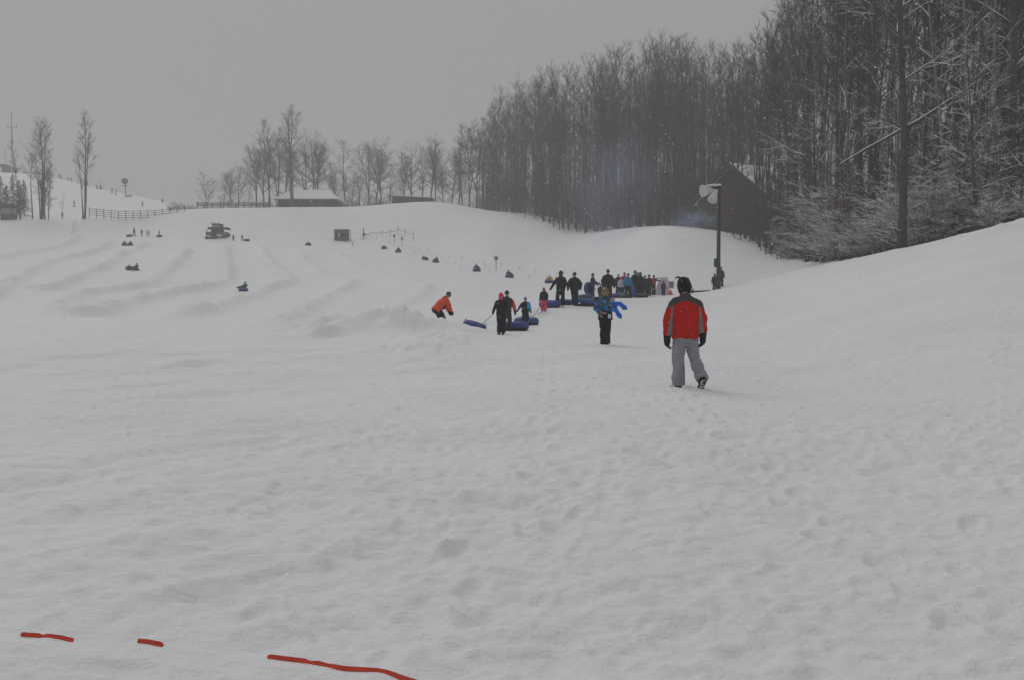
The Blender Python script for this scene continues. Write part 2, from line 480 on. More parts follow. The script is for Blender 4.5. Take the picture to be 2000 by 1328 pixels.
def add_ridge(line, hgt, sig, rough=0.15, grid_lam=1.2, seed=50, ends=4.0):
    xs = [p[0] for p in line]; ys = [p[1] for p in line]
    m_ = (GX > min(xs) - 5 * sig) & (GX < max(xs) + 5 * sig) & (GY > min(ys) - 5 * sig) & (GY < max(ys) + 5 * sig)
    if not m_.any(): return
    X = GX[m_]; Y = GY[m_]
    D, S, L = seg_dist(X, Y, line)
    a = np.clip(S / ends, 0, 1) * np.clip((L - S) / ends, 0, 1)
    n = vnoise(X / grid_lam, Y / grid_lam, seed)
    n2 = vnoise(X / (grid_lam * .35), Y / (grid_lam * .35), seed + 1)
    g = np.exp(-0.5 * (D / sig) ** 2)
    detail[m_] += g * a * (hgt * (1 + .35 * vnoise(S / 6, S * 0, seed + 2)) + rough * n + rough * .45 * n2)
# banks between the tubing lanes
LANES = [
 [(-60, 523), (0, 507), (75, 492), (125, 482), (145, 468), (152, 452)],
 [(-60, 600), (0, 575), (50, 540), (100, 515), (165, 500), (200, 487), (216, 470)],
 [(-40, 556), (25, 562), (65, 566), (105, 567), (150, 545), (200, 525), (235, 502), (262, 490), (295, 474)],
 [(90, 612), (140, 590), (170, 577), (225, 570), (280, 562), (310, 545), (340, 520), (370, 487)],
 [(75, 615), (175, 622), (210, 613), (265, 595), (350, 575), (415, 562), (440, 553), (443, 530), (438, 497), (440, 477)],
 [(250, 628), (350, 625), (425, 605), (475, 587), (525, 567), (565, 554), (545, 535), (517, 507), (508, 482)],
 [(500, 643), (550, 628), (600, 605), (635, 585), (685, 556), (640, 541), (597, 515), (580, 487)],
 [(775, 607), (800, 590), (822, 574), (826, 561), (760, 541), (695, 520), (655, 492)],
]
for i, ln in enumerate(LANES):
    pts = smoothline([hit(a, b) for a, b in ln])
    add_ridge(pts, (.74, .74, .74, .74, .74, .66, .45, .34)[i], .72, .15, 1.0, 60 + 3 * i, 8)
# the ploughed berm in the middle, and the lumpy bank running forward from it
bw = lambda px, d: ((px - 1000) / F * d, d)
add_ridge(smoothline([bw(540, 43), bw(610, 41.5), bw(690, 41), bw(780, 40.5), bw(860, 39.8), bw(905, 39), bw(925, 38.5)]), 0.66, 0.9, .22, .6, 120, 3.0)
add_ridge(smoothline([bw(620, 36), bw(700, 36), bw(800, 36.5), bw(880, 36.5)]), 0.16, 1.2, .13, .55, 126, 3.0)
add_ridge(smoothline([bw(900, 38), bw(865, 33.5), bw(830, 30), bw(800, 27), bw(770, 24.5)]), 0.20, .8, .12, .5, 123, 3.0)
add_ridge(smoothline([bw(300, 39), bw(420, 38.5), bw(520, 39), bw(620, 40)]), 0.16, 1.1, .10, .9, 129, 4.0)
add_ridge(smoothline([bw(640, 39.5), bw(636, 38.2)]), 0.35, .45, .1, .3, 133, .3)
add_ridge(smoothline([bw(930, 46), bw(1000, 50), bw(1040, 56)]), 0.15, .9, .08, .7, 135, 3)
add_ridge(smoothline([bw(880, 38.8), bw(896, 38.5), bw(914, 38.2)]), 0.34, .7, .16, .5, 137, .8)
# slope crest on the right has a small ploughed lip
add_ridge(smoothline([hit(1400, 569), hit(1500, 548), hit(1600, 525.5), hit(1700, 503.5), hit(1800, 482), hit(1900, 458), hit(2000, 435.5), hit(2100, 412)]), .10, .8, .09, .9, 140, 3)
# footprints: dents trodden along the way to the line and scattered in front
def dent(x, y, a, dep, lx=.15, ly=.065):
    r = math.hypot(x, y); th = math.atan2(x, y)
    i0, i1 = np.searchsorted(TH, [th - .4 / r, th + .4 / r]); j0, j1 = np.searchsorted(RR, [r - .4, r + .4])
    X = GX[i0:i1, j0:j1] - x; Y = GY[i0:i1, j0:j1] - y
    u, v = rot(X, Y, a)
    q = (u / lx) ** 2 + (v / ly) ** 2
    detail[i0:i1, j0:j1] += -dep * np.exp(-q ** 2.2) + dep * .35 * np.exp(-((np.sqrt(q) - 1.5) / .35) ** 2)
for k in range(34):                                    # walking tracks
    x0 = rng.uniform(-5, 9); y0 = rng.uniform(3.5, 12); a = R(90) + rng.uniform(-.5, .35)
    n = rng.randint(8, 40)
    for q in range(n):
        st = .62 * q
        x = x0 + math.cos(a) * st + (.11 if q % 2 else -.11) * math.sin(a) + rng.uniform(-.04, .04)
        y = y0 + math.sin(a) * st + rng.uniform(-.05, .05)
        if 4 < y < 32 and rng.random() < .85: dent(x, y, a + rng.uniform(-.2, .2), rng.uniform(.008, .026))
for k in range(260):
    d = rng.uniform(4.5, 26); dent(rng.uniform(-.42, .5) * d, d, rng.uniform(0, 3.14), rng.uniform(.006, .02), rng.uniform(.06, .16), rng.uniform(.04, .08))
def trail(p0, p1, off=.12, dep=.04):
    dx, dy = p1[0] - p0[0], p1[1] - p0[1]; L = math.hypot(dx, dy); a = math.atan2(dy, dx)
    for q in range(int(L / .62) + 1):
        s_ = q * .62; e = off if q % 2 else -off
        dent(p0[0] + math.cos(a) * s_ - math.sin(a) * e, p0[1] + math.sin(a) * s_ + math.cos(a) * e, a, dep, .16, .075)
trail((2.0, 5.2), (2.70, 17.0)); trail(((1182 - 1000) / F * 30.8, 31.4), (3.2, 52)); trail(((979 - 1000) / F * 38, 38.5), (.9, 52), dep=.05); trail((1.2, 33), (.2, 8), dep=.03)
for px_, d_ in ((1326, 17.77), (1362, 17.6), (1179, 30.7), (1186, 30.9), (975, 38), (983, 38)): dent((px_ - 1000) / F * d_, d_, R(90), .05, .2, .10)
# the snow lies flat where the webbing strap is
WEB = smoothline([hit(*q) for q in ((20, 1243), (83, 1247), (150, 1254), (290, 1258), (400, 1270), (528, 1283), (606, 1293), (672, 1306), (735, 1311), (785, 1322), (850, 1337), (960, 1365))], 8)
xs_ = [q[0] for q in WEB]; ys_ = [q[1] for q in WEB]
mk_ = (GX > min(xs_) - .6) & (GX < max(xs_) + .6) & (GY > min(ys_) - .6) & (GY < max(ys_) + .6)
D_, _, _ = seg_dist(GX[mk_], GY[mk_], WEB)
detail[mk_] *= 1 - .8 * np.exp(-(D_ / .16) ** 2)
detail[:, 0] = 0
ZG = base + detail
def gz(x, y): return float(sample(ZG, x, y))
def at(px, d, dz=0.0):
    """place on the ground d metres ahead, in photo column px"""
    x = (px - 1000) / F * d / cp
    return Vector((x, d, gz(x, d) + dz))
def ghit(px, py): return hit(px, py, ZG)

snow = bpy.data.materials.new('snow')
snow.use_nodes = True
t = snow.node_tree
b = t.nodes['Principled BSDF']
b.inputs['Roughness'].default_value = 0.75
b.inputs['Specular IOR Level'].default_value = 0.25
tcn = N(t, 'ShaderNodeTexCoord')
n1 = N(t, 'ShaderNodeTexNoise'); n1.inputs['Scale'].default_value = 0.35; n1.inputs['Detail'].default_value = 5
n2 = N(t, 'ShaderNodeTexNoise'); n2.inputs['Scale'].default_value = 9.0; n2.inputs['Detail'].default_value = 8; n2.inputs['Roughness'].default_value = .55
n3 = N(t, 'ShaderNodeTexNoise'); n3.inputs['Scale'].default_value = 70.0; n3.inputs['Detail'].default_value = 4
for n_ in (n1, n2, n3): t.links.new(tcn.outputs['Object'], n_.inputs['Vector'])
cr = N(t, 'ShaderNodeValToRGB')
cr.color_ramp.elements[0].position = .3; cr.color_ramp.elements[0].color = (.795, .80, .825, 1)
cr.color_ramp.elements[1].position = .7; cr.color_ramp.elements[1].color = (.85, .855, .865, 1)
t.links.new(n1.outputs['Fac'], cr.inputs[0])
t.links.new(cr.outputs[0], b.inputs['Base Color'])
ad = N(t, 'ShaderNodeMath', operation='MULTIPLY_ADD'); ad.inputs[1].default_value = .18
t.links.new(n3.outputs['Fac'], ad.inputs[0]); t.links.new(n2.outputs['Fac'], ad.inputs[2])
bp = N(t, 'ShaderNodeBump'); bp.inputs['Strength'].default_value = .7; bp.inputs['Distance'].default_value = .05
t.links.new(ad.outputs[0], bp.inputs['Height']); t.links.new(bp.outputs[0], b.inputs['Normal'])

nT, nR = ZG.shape
V = np.stack([GX[:, 1:], GY[:, 1:], ZG[:, 1:]], axis=2).reshape(-1, 3)
nr1 = nR - 1
ii, jj = np.meshgrid(np.arange(nT - 1), np.arange(nr1 - 1), indexing='ij')
a_ = (ii * nr1 + jj).ravel(); b_ = ((ii + 1) * nr1 + jj).ravel()
Q = np.stack([a_, a_ + 1, b_ + 1, b_], axis=1)
# the innermost ring is closed by quads fanned over the centre
cidx = len(V)
V = np.vstack([V, [[0, 0, 0]]])
fan = np.array([[cidx, i * nr1, (i + 1) * nr1, (i + 2) * nr1] for i in range(0, nT - 2, 2)] )
Q = np.vstack([Q, fan])
me = np_mesh('snowy_ground', V, Q, snow, True)
ground = link(bpy.data.objects.new('snowy_ground', me))
tag(ground, 'trampled grey white snow field rising into groomed tubing lanes and hills', None, None, 'structure')
# ------------------------------------------------------------------ trees
def tubes_mesh(name, paths, m):
    """paths: list of (points (n,3), radii (n,), sides); one mesh"""
    Vs = []; Qs = []; base_i = 0
    for pts, rad, k in paths:
        pts = np.asarray(pts, float); rad = np.asarray(rad, float); n = len(pts)
        tg = np.gradient(pts, axis=0)
        tg /= np.linalg.norm(tg, axis=1)[:, None] + 1e-9
        a = np.stack([tg[:, 1], -tg[:, 0], np.zeros(n)], axis=1)
        la = np.linalg.norm(a, axis=1)
        a[la < .05] = (1, 0, 0); la[la < .05] = 1
        a /= la[:, None]
        b = np.cross(a, tg)
        an = 2 * np.pi * (np.arange(k) / k) + np.pi / 2
        ring = (a[:, None, :] * np.cos(an)[None, :, None] + b[:, None, :] * np.sin(an)[None, :, None]) * rad[:, None, None] + pts[:, None, :]
        Vs.append(ring.reshape(-1, 3))
        i, j = np.meshgrid(np.arange(n - 1), np.arange(k), indexing='ij')
        j2 = (j + 1) % k
        Qs.append((np.stack([i * k + j, i * k + j2, (i + 1) * k + j2, (i + 1) * k + j], axis=2).reshape(-1, 4)) + base_i)
        base_i += n * k
    return np_mesh(name, np.concatenate(Vs), np.concatenate(Qs), m, False)

def unit(v): return v / (np.linalg.norm(v) + 1e-9)
def branch_path(r, p0, d0, L, n, wob, up):
    pts = [np.array(p0)]; d = unit(np.array(d0)); st = L / (n - 1)
    for _ in range(n - 1):
        d = unit(d + r.normal(0, wob, 3) + np.array([0, 0, up]))
        pts.append(pts[-1] + d * st)
    return np.array(pts)
def side_dir(r, d, ang):
    """a direction diverging from d by ang"""
    q = r.normal(0, 1, 3); q = unit(q - d * q.dot(d))
    return unit(d * math.cos(ang) + q * math.sin(ang))
def along(pts, s):
    f = s * (len(pts) - 1); i = min(int(f), len(pts) - 2); t = f - i
    return pts[i] * (1 - t) + pts[i + 1] * t, unit(pts[i + 1] - pts[i])

def gen_tree(seed, H=24, r0=.2, c0=.45, nl=20, spread=3.2, ang=(.9, .35), nb=6, ntw=5, tw=.9, rt=.014, fork=0, lean=.012, low=0, up=.05, lk=.017):
    r = np.random.default_rng(seed)
    trunks = []; limbs = []
    mains = []
    tr = branch_path(r, (0, 0, -.4), (r.normal(0, lean), r.normal(0, lean), 1), H + .4, 12, .028, .03)
    tr[:, 2] *= (H + .0) / max(tr[-1, 2], 1)
    rad = r0 * (1 - np.linspace(0, 1, 12)) ** .85 + .02
    rad[0] *= 1.35
    trunks.append((tr, rad, 7)); mains.append((tr, rad, 1.0))
    for f in range(fork):
        s = r.uniform(.05, .55); p, d = along(tr, s)
        f2 = branch_path(r, p, side_dir(r, d, r.uniform(.12, .3)), (1 - s) * H * r.uniform(.8, .98), 9, .04, .06)
        rd = np.interp(s, np.linspace(0, 1, 12), rad) * .75 * (1 - np.linspace(0, 1, 9)) ** .85 + .015
        trunks.append((f2, rd, 6)); mains.append((f2, rd, .8))
    for tr_, rad_, wgt in mains:
        n = int(nl * wgt)
        az = r.uniform(0, 6.28)
        cc = c0 if tr_ is tr else .25
        for i in range(n + (low if tr_ is tr else 0)):
            if i < n: s = cc + (1 - cc) * ((i + r.uniform(0, .9)) / n) * .985
            else: s = r.uniform(.12, cc)
            p, d = along(tr_, s)
            az += 2.4 + r.normal(0, .4)
            q = (s - cc) / (1 - cc)
            an = ang[0] * (1 - max(q, 0)) + ang[1] * max(q, 0) + r.normal(0, .12)
            dr = np.array([math.cos(az) * math.sin(an), math.sin(az) * math.sin(an), math.cos(an)])
            L = spread * (.35 + .65 * (1 - max(q, 0)) ** .6) * r.uniform(.65, 1.2) * wgt
            if i >= n: L *= .45
            lp = branch_path(r, p, dr, L, 6, .09, up)
            rr0 = min(np.interp(s, np.linspace(0, 1, len(rad_)), rad_) * .55, .02 + lk * L)
            limbs.append((lp, rr0 * (1 - np.linspace(0, 1, 6)) ** .8 + rt * .6, 4))
            for j in range(max(2, int(nb * (.5 + .5 * L / spread)))):
                s2 = r.uniform(.18, 1); p2, d2 = along(lp, s2)
                L2 = L * r.uniform(.28, .5) * (1.15 - .5 * s2) + .25
                bp_ = branch_path(r, p2, side_dir(r, d2, r.uniform(.4, .85)), L2, 4, .12, up * 1.2)
                limbs.append((bp_, np.linspace(rt * 1.7, rt * .8, 4), 3))
                for k in range(ntw):
                    s3 = r.uniform(.15, 1); p3, d3 = along(bp_, s3)
                    L3 = tw * r.uniform(.45, 1.1)
                    limbs.append((branch_path(r, p3, side_dir(r, d3, r.uniform(.35, .8)), L3, 3, .15, up), np.array([rt * .9, rt * .7, rt * .35]), 3))
    return trunks, limbs

bark = snowtop(mat('bark', (.078, .072, .068), .95, .35, 2.5, .6, 14), .62, .8, 2.0, .35)
bark_twig = snowtop(mat('twig_bark', (.074, .065, .062), .95, .25, .6), .55, .75, .7, .30)
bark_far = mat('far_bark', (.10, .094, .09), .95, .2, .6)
bark_snowy = snowtop(mat('snow_laden_bark', (.060, .052, .048), .95, .3, 1.0), .22, .42, .8, .72)
bark_dark = snowtop(mat('dark_bark', (.066, .057, .052), .95, .35, 3, .8, 16), .7, .9, 3, .3)

for m_b in (bark, bark_twig, bark_far): pertree(m_b)
pertree(bark_snowy, .6, .3)
def make_tree(name, spec, mt=None, mc=None):
    tr, li = spec
    return (tubes_mesh('trunk', tr, mt or bark), tubes_mesh('crown', li, mc or bark_twig))
def place_tree(name, meshes, loc, rz, s, label, group=None, cat='tree', tilt=None, parts=('trunk', 'crown')):
    o = thing(name, label, cat, loc, rz, group)
    o.scale = s if isinstance(s, tuple) else (s, s, s)
    if tilt: o.rotation_euler = (tilt[0], tilt[1], rz)
    for pn, me_ in zip(parts, meshes):
        c = link(bpy.data.objects.new(pn, me_)); c.parent = o
    return o

PH = 24.0
protos = [make_tree('t', gen_tree(100 + i, PH, r0=(.12, .15, .10, .17, .13, .11, .16, .14)[i], c0=(.42, .5, .38, .52, .46, .56, .4, .48)[i],
                                  nl=(20, 19, 22, 20, 18, 19, 21, 20)[i], spread=(4.8, 4.2, 3.9, 5.2, 4.4, 3.8, 4.6, 5.0)[i], nb=7, ntw=6, tw=1.0, rt=.012, fork=(0, 1, 0, 1, 2, 0, 1, 0)[i],
                                  low=(5, 3, 9, 4, 3, 7, 6, 4)[i], ang=(1.05, .45))) for i in range(8)]
def topz(px, tab):
    return float(np.interp(px, [a for a, _ in tab], [b for _, b in tab]))
TOP = [(930, 262), (945, 235), (965, 192), (1000, 172), (1040, 165), (1090, 130), (1120, 150), (1150, 138), (1200, 97), (1230, 112), (1280, 84), (1340, 92), (1380, 112), (1420, 96), (1450, 100), (1490, 75), (1530, 20), (1580, -40), (1700, -190), (2000, -420), (2300, -500)]
EDGE = [(930, 246), (1010, 226), (1060, 208), (1130, 190), (1200, 180), (1290, 170), (1400, 152), (1450, 131), (1520, 108), (1600, 84), (1760, 66), (2000, 58), (2300, 54)]
ZONES = [(1040, 'tall bare tree at the left end of the dark wood, above the tow lane', 'bare trees at the left end of the wood'),
         (1170, 'tall bare tree in the dense wood behind the drifting blue smoke', 'bare trees behind the smoke'),
         (1330, 'tall bare tree in the dense wood behind the rounded snow mound', 'bare trees behind the snow mound'),
         (1560, 'tall bare tree in the wood around the snow roofed house behind the lamp post', 'bare trees around the house in the wood'),
         (9999, 'tall bare tree in the thick wood above the right hand snow bank', 'bare trees above the right bank')]
def zone(px):
    for a, l, g in ZONES:
        if px < a: return l, g
def forest_tree(px, d, k, ytop_off=0.0, smin=.62, smax=1.55):
    p = at(px, d)
    zt = P(d, topz(px, TOP) + ytop_off)[1]
    s = min(smax, max(smin, (zt - p.z) / PH))
    l, g = zone(px)
    return place_tree('bare_tree', protos[k], p, rng.uniform(0, 6.28), (min(1.25, .35 + .6 * s), min(1.25, .35 + .6 * s), s), l, g)
cnt = 0
LAYERS = [(2, 4, .0, 8, 22), (10, 6, 6, 22, 26), (20, 7, 14, 40, 30), (33, 8, 26, 60, 36), (50, 9, 40, 85, 42)]
nforest = 0
for li_, (off, jit, yo, yj, step) in enumerate(LAYERS):
    px = 945.0 + li_ * 6
    while px < 2080:
        d = topz(px, EDGE)
        u = px + rng.uniform(-.4, .4) * step
        dd = d + off * (d / 150) ** .6 + rng.uniform(-jit, jit) * .6
        stp = step * (1.0 if px < 1400 else 1.0 + (px - 1400) / 600 * 2.2)
        if not (1395 < u < 1530 and 141 < dd < 166) and not (1426 < u < 1512 and dd <= 141 and rng.random() < .4):
            forest_tree(u, dd, rng.randrange(8), yo + rng.uniform(-.3, 1) * yj * (.6 if li_ else 1))
            nforest += 1
        px += stp * rng.uniform(.75, 1.25) * (1.0)
print('forest trees', nforest)

# deep wood behind, a mass nobody could count
paths = []
rw = np.random.default_rng(5)
for i in range(520):
    px = rw.uniform(935, 2150)
    if px > 1500 and rw.random() < .7: continue
    d = topz(px, EDGE) + rw.uniform(28, 110)
    x = (px - 1000) / F * d; z = gz(x, d)
    H_ = min(30, max(12, P(d, topz(px, TOP) + rw.uniform(10, 120))[1] - z))
    tr = branch_path(rw, (x, d, z - .5), (0, 0, 1), H_, 6, .03, .03)
    paths.append((tr, np.linspace(.12, .03, 6), 4))
    for q in range(50):
        s = rw.uniform(.06, 1); p, dd_ = along(tr, s)
        lp = branch_path(rw, p, side_dir(rw, dd_, rw.uniform(.4, 1.0)), rw.uniform(1.2, 3.6) * (1.25 - s * .7), 4, .12, .1)
        paths.append((lp, np.linspace(.045, .015, 4), 3))
        for q2 in range(3):
            p3, d3 = along(lp, rw.uniform(.3, 1))
            paths.append((branch_path(rw, p3, side_dir(rw, d3, .6), rw.uniform(.5, 1.2), 2, .1, .1), np.array([.022, .01]), 3))
deep = link(bpy.data.objects.new('deep_wood', tubes_mesh('deep_wood', paths, bark_twig)))
tag(deep, 'mass of bare trunks and twigs deep inside the wood', kind='stuff')

# understorey of thin saplings at the foot of the wood
sap = [make_tree('s', gen_tree(300 + i, 8, r0=.05, c0=.15, nl=16, spread=1.5, ang=(1.0, .4), nb=5, ntw=4, tw=.6, rt=.011, fork=i % 3)) for i in range(4)]
ns = 0
px = 955.0
while px < 1560:
    d = topz(px, EDGE)
    for q in range(3):
        u = px + rng.uniform(-9, 9); dd = d + rng.uniform(-5, 12)
        s = rng.uniform(.5, 1.7) if not 1415 < u < 1530 else rng.uniform(.4, .75)
        place_tree('sapling', sap[rng.randrange(4)], at(u, dd), rng.uniform(0, 6.28), s,
                   'thin bare sapling at the foot of the wood left of the lamp post', 'saplings along the foot of the wood', 'sapling', parts=('stem', 'crown'))
        ns += 1
    px += 15
print('saplings', ns)

# snow laden brush on the right: many arching beech boughs
def gen_brush(seed, H=5.0, W=3.2, stems=7):
    r = np.random.default_rng(seed); trunks = []; limbs = []
    for i in range(stems):
        az = r.uniform(0, 6.28)
        st = branch_path(r, (r.normal(0, .35), r.normal(0, .35), -.2), (math.cos(az) * .3, math.sin(az) * .3, 1), H * r.uniform(.6, 1.1), 7, .06, .05)
        trunks.append((st, np.linspace(.045, .012, 7), 5))
        for j in range(15):
            s = r.uniform(.08, 1); p, d = along(st, s)
            a2 = r.uniform(0, 6.28); L = W * r.uniform(.35, 1.0) * (1.15 - .6 * s)
            lp = branch_path(r, p, (math.cos(a2), math.sin(a2), r.uniform(.15, .6)), L, 6, .07, -.02)
            limbs.append((lp, np.linspace(.026, .013, 6), 4))
            for k in range(6):
                s2 = r.uniform(.15, 1); p2, d2 = along(lp, s2)
                b2 = d2 * 1.0 + np.array([r.normal(0, .45), r.normal(0, .45), r.uniform(-.1, .25)])
                bp_ = branch_path(r, p2, b2, r.uniform(.4, 1.0), 4, .1, 0)
                limbs.append((bp_, np.linspace(.017, .009, 4), 3))
                for q in range(3):
                    p3, d3 = along(bp_, r.uniform(.2, 1))
                    limbs.append((branch_path(r, p3, d3 * .7 + np.array([r.normal(0, .6), r.normal(0, .6), r.uniform(-.1, .3)]), r.uniform(.2, .5), 2, .1, 0), np.array([.012, .007]), 3))
    return trunks, limbs
brush = [make_tree('b', gen_brush(500 + i, (4.6, 5.6, 3.8, 6.4)[i], (3.0, 3.6, 2.6, 3.4)[i], (7, 8, 6, 8)[i]), bark_snowy, bark_snowy) for i in range(4)]
nb_ = 0
for i in range(50):
    px = 1510 + (2110 - 1510) * ((i * .618034) % 1.0)
    d = topz(px, EDGE) - 4 + rng.uniform(0, 16)
    if px < 1580: d = topz(px, EDGE) + rng.uniform(-3, 9)
    p = at(px, d)
    s = rng.uniform(.6, 1.05) * float(np.interp(px, [1510, 1535, 1620, 1760, 1900, 2100], [.4, .6, .95, .85, .6, .5]))
    place_tree('brush', brush[rng.randrange(4)], p, rng.uniform(0, 6.28), s,
               'tangled bush with snow laden twigs along the top of the right hand bank', 'snow laden bushes on the right bank', 'bush', parts=('stem', 'crown'))
# slender snow dusted saplings and pale slim trees standing through the brush
slim = [make_tree('m', gen_tree(600 + i, 9, r0=.055, c0=.12, nl=16, spread=1.9, ang=(1.15, .5), nb=5, ntw=4, tw=.55, rt=.010, fork=i % 2, lean=.05, up=.0), bark_snowy, bark_snowy) for i in range(4)]
for i in range(52):
    px = 1525 + (2090 - 1525) * ((i * .7548777) % 1.0)
    d = topz(px, EDGE) - 3 + rng.uniform(0, 18)
    s_ = rng.uniform(.6, 1.25)
    place_tree('sapling', slim[rng.randrange(4)], at(px, d), rng.uniform(0, 6.28), (s_, s_, s_ * 1.1), 'slender snow dusted sapling rising through the brush on the right bank', 'slender saplings on the right bank', 'sapling', tilt=(rng.uniform(-.09, .09), rng.uniform(-.12, .12)), parts=('stem', 'crown'))
bark_pale = snowtop(mat('pale_bark', (.20, .19, .185), .9, .3, 2.0, .4, 10), .6, .8, 2.0, .3)
pale = [make_tree('q', gen_tree(650 + i, 24, r0=.10, c0=.3, nl=16, spread=3.0, ang=(1.0, .4), nb=5, ntw=5, rt=.011, lean=.03, low=3, lk=.010), bark_pale, bark_snowy) for i in range(3)]
for i in range(30):
    px = 1545 + 490 * ((i * .618034 + .2) % 1.0)
    d = topz(px, EDGE) - 1 + rng.uniform(0, 12)
    place_tree('bare_tree', pale[i % 3], at(px, d), rng.uniform(0, 6.28), (.9, .9, rng.uniform(.85, 1.1)), 'slim pale barked tree standing among the dark trees above the right bank', 'slim pale trees above the right bank', tilt=(rng.uniform(-.03, .03), rng.uniform(-.05, .05)))
# tangle of shoots between the trunks
paths = []
for i in range(1500):
    px = rw.uniform(940, 1640) if i < 1150 else rw.uniform(1500, 2100)
    d = topz(px, EDGE) + rw.uniform(-1, 40)
    x = (px - 1000) / F * d; z = gz(x, d); h_ = rw.uniform(1.5, 7) if not 1405 < px < 1540 else rw.uniform(1, 3.4) + (1.6 if px > 1445 else 0)
    st = branch_path(rw, (x, d, z - .3), (rw.normal(0, .15), 0, 1), h_, 4, .07, .04)
    paths.append((st, np.linspace(.035, .012, 4), 3))
    for q in range(8):
        p, dd_ = along(st, rw.uniform(.1, 1))
        lp_ = branch_path(rw, p, side_dir(rw, dd_, rw.uniform(.5, 1.2)), rw.uniform(.6, 1.8), 3, .12, .03)
        paths.append((lp_, np.array([.018, .015, .009]), 3))
        for q2 in range(2):
            p3, d3 = along(lp_, rw.uniform(.3, 1)); paths.append((branch_path(rw, p3, side_dir(rw, d3, .6), rw.uniform(.3, .8), 2, .1, 0), np.array([.011, .007]), 3))
bark_red = snowtop(mat('reddish_shoot', (.095, .066, .055), .95, .45, .15), .5, .7, .7, .3)
tag(link(bpy.data.objects.new('wood_undergrowth', tubes_mesh('wood_undergrowth', paths, bark_red))), 'tangle of thin shoots between the trunks of the wood', kind='stuff')
# beech saplings that kept their brown leaves
leaf_m = mat('dead_leaf', (.16, .075, .035), .9, .35, 3.0)
def gen_leaves(seed, limbs, n, size=.09):
    r = np.random.default_rng(seed); V_ = []; Q_ = []
    for i in range(n):
        pts = limbs[r.integers(len(limbs))][0]; p, d = along(pts, r.uniform(.3, 1))
        c = p + r.normal(0, .06, 3); a = unit(r.normal(0, 1, 3)); b_ = unit(np.cross(a, r.normal(0, 1, 3)))
        L = size * r.uniform(.6, 1.3); W = L * .45; k = len(V_)
        V_ += [c, c + a * L * .5 + b_ * W, c + a * L, c + a * L * .5 - b_ * W]
        Q_.append([k, k + 1, k + 2, k + 3])
    return np_mesh('leaves', np.array(V_), np.array(Q_), leaf_m)
lb = []
for i in range(2):
    g = gen_tree(700 + i, 5.2, r0=.05, c0=.1, nl=16, spread=1.7, ang=(1.25, .6), nb=5, ntw=4, tw=.5, rt=.009, up=.04)
    lb.append(make_tree('l', g, bark, bark_twig) + (gen_leaves(7 + i, g[1], 1500),))
LEAFY = [(1432, 128, 1.0, 'beech sapling keeping rusty brown leaves just right of the lamp post'),
         (1462, 126, .95, 'beech sapling keeping brown leaves between the lamp post and the snowy brush'),
         (1418, 137, 1.2, 'beech sapling keeping brown leaves behind the lamp post, below the house gable'),
         (1516, 103, .7, 'low brown leaved beech at the foot of the wood by the snowy brush'),
         (1175, 184, .9, 'brown leaved beech low in the wood behind the drifting blue smoke'),
         (1075, 205, .8, 'brown leaved beech near the left end of the wood'),
         (1960, 62, .75, 'brown leaved beech beside the dark trunk at the right edge'),
         (1660, 74, .8, 'brown leaved beech among the snow laden brush left of the big dark trunk')]
for i, (px, d, s, l) in enumerate(LEAFY):
    place_tree('beech_sapling', lb[i % 2], at(px, d), rng.uniform(0, 6), s, l, 'beech saplings with brown leaves', 'sapling', parts=('stem', 'crown', 'leaves'))

# single trees that stand out
big = [make_tree('g', gen_tree(900 + i, 26, r0=(.215, .21, .17)[i], lean=.03, c0=(.36, .42, .3)[i], nl=15, spread=4.6, ang=(1.05, .5), nb=7, ntw=6, tw=.9, rt=.013, low=2, up=.03, lk=.0075), bark_dark, bark_snowy) for i in range(3)]
for px, d, k, s, rz, l in ((1757, 60.5, 0, 1.0, .4, 'big dark straight tree trunk standing on top of the right hand bank'),
                        (1967, 60, 1, 1.0, 2.2, 'big dark tree trunk at the right edge behind the bank'),
                        (1575, 92, 2, 1.05, 4.0, 'tall dark tree whose crown breaks the sky at the top of the wood'),
                        (1695, 78, 2, .95, 1.0, 'slim dark tree with snow lined boughs left of the big trunk'),
                        (1858, 66, 1, .9, 5.0, 'slim dark tree with snow lined boughs between the two big trunks')):
    place_tree('bare_tree', big[k], at(px, d), rz, s, l, 'dark trees above the right bank')
for i, px in enumerate((1431, 1441, 1449, 1463, 1470, 1481, 1494, 1506, 1517)):
    if i in (1, 2, 3, 4, 6): continue
    l_, g_ = zone(px)
    d_ = (138, 129, 136, 124, 133, 120, 128, 113, 118)[i]; s_ = (.95, .8, 1.0, .85, .95, .8, .9, .85, .8)[i]
    place_tree('bare_tree', protos[(i * 3) % 8], at(px, d_), i * 1.1, (s_, s_, s_), l_, g_, tilt=(0, rng.uniform(-.04, .04)))
for i, (px, d_) in enumerate(((1428, 133), (1438, 137), (1452, 131), (1466, 128), (1478, 124), (1490, 121), (1500, 117), (1512, 111), (1524, 106), (1445, 126), (1484, 116))):
    o = place_tree('sapling', sap[i % 4], at(px, d_), i * .7, (.8, .8, rng.uniform(.6, .95)), 'thin bare sapling at the foot of the wood left of the lamp post' if px < 1402 else 'thin bare sapling in front of the house in the wood', 'saplings in front of the house', 'sapling', parts=('stem', 'crown'))
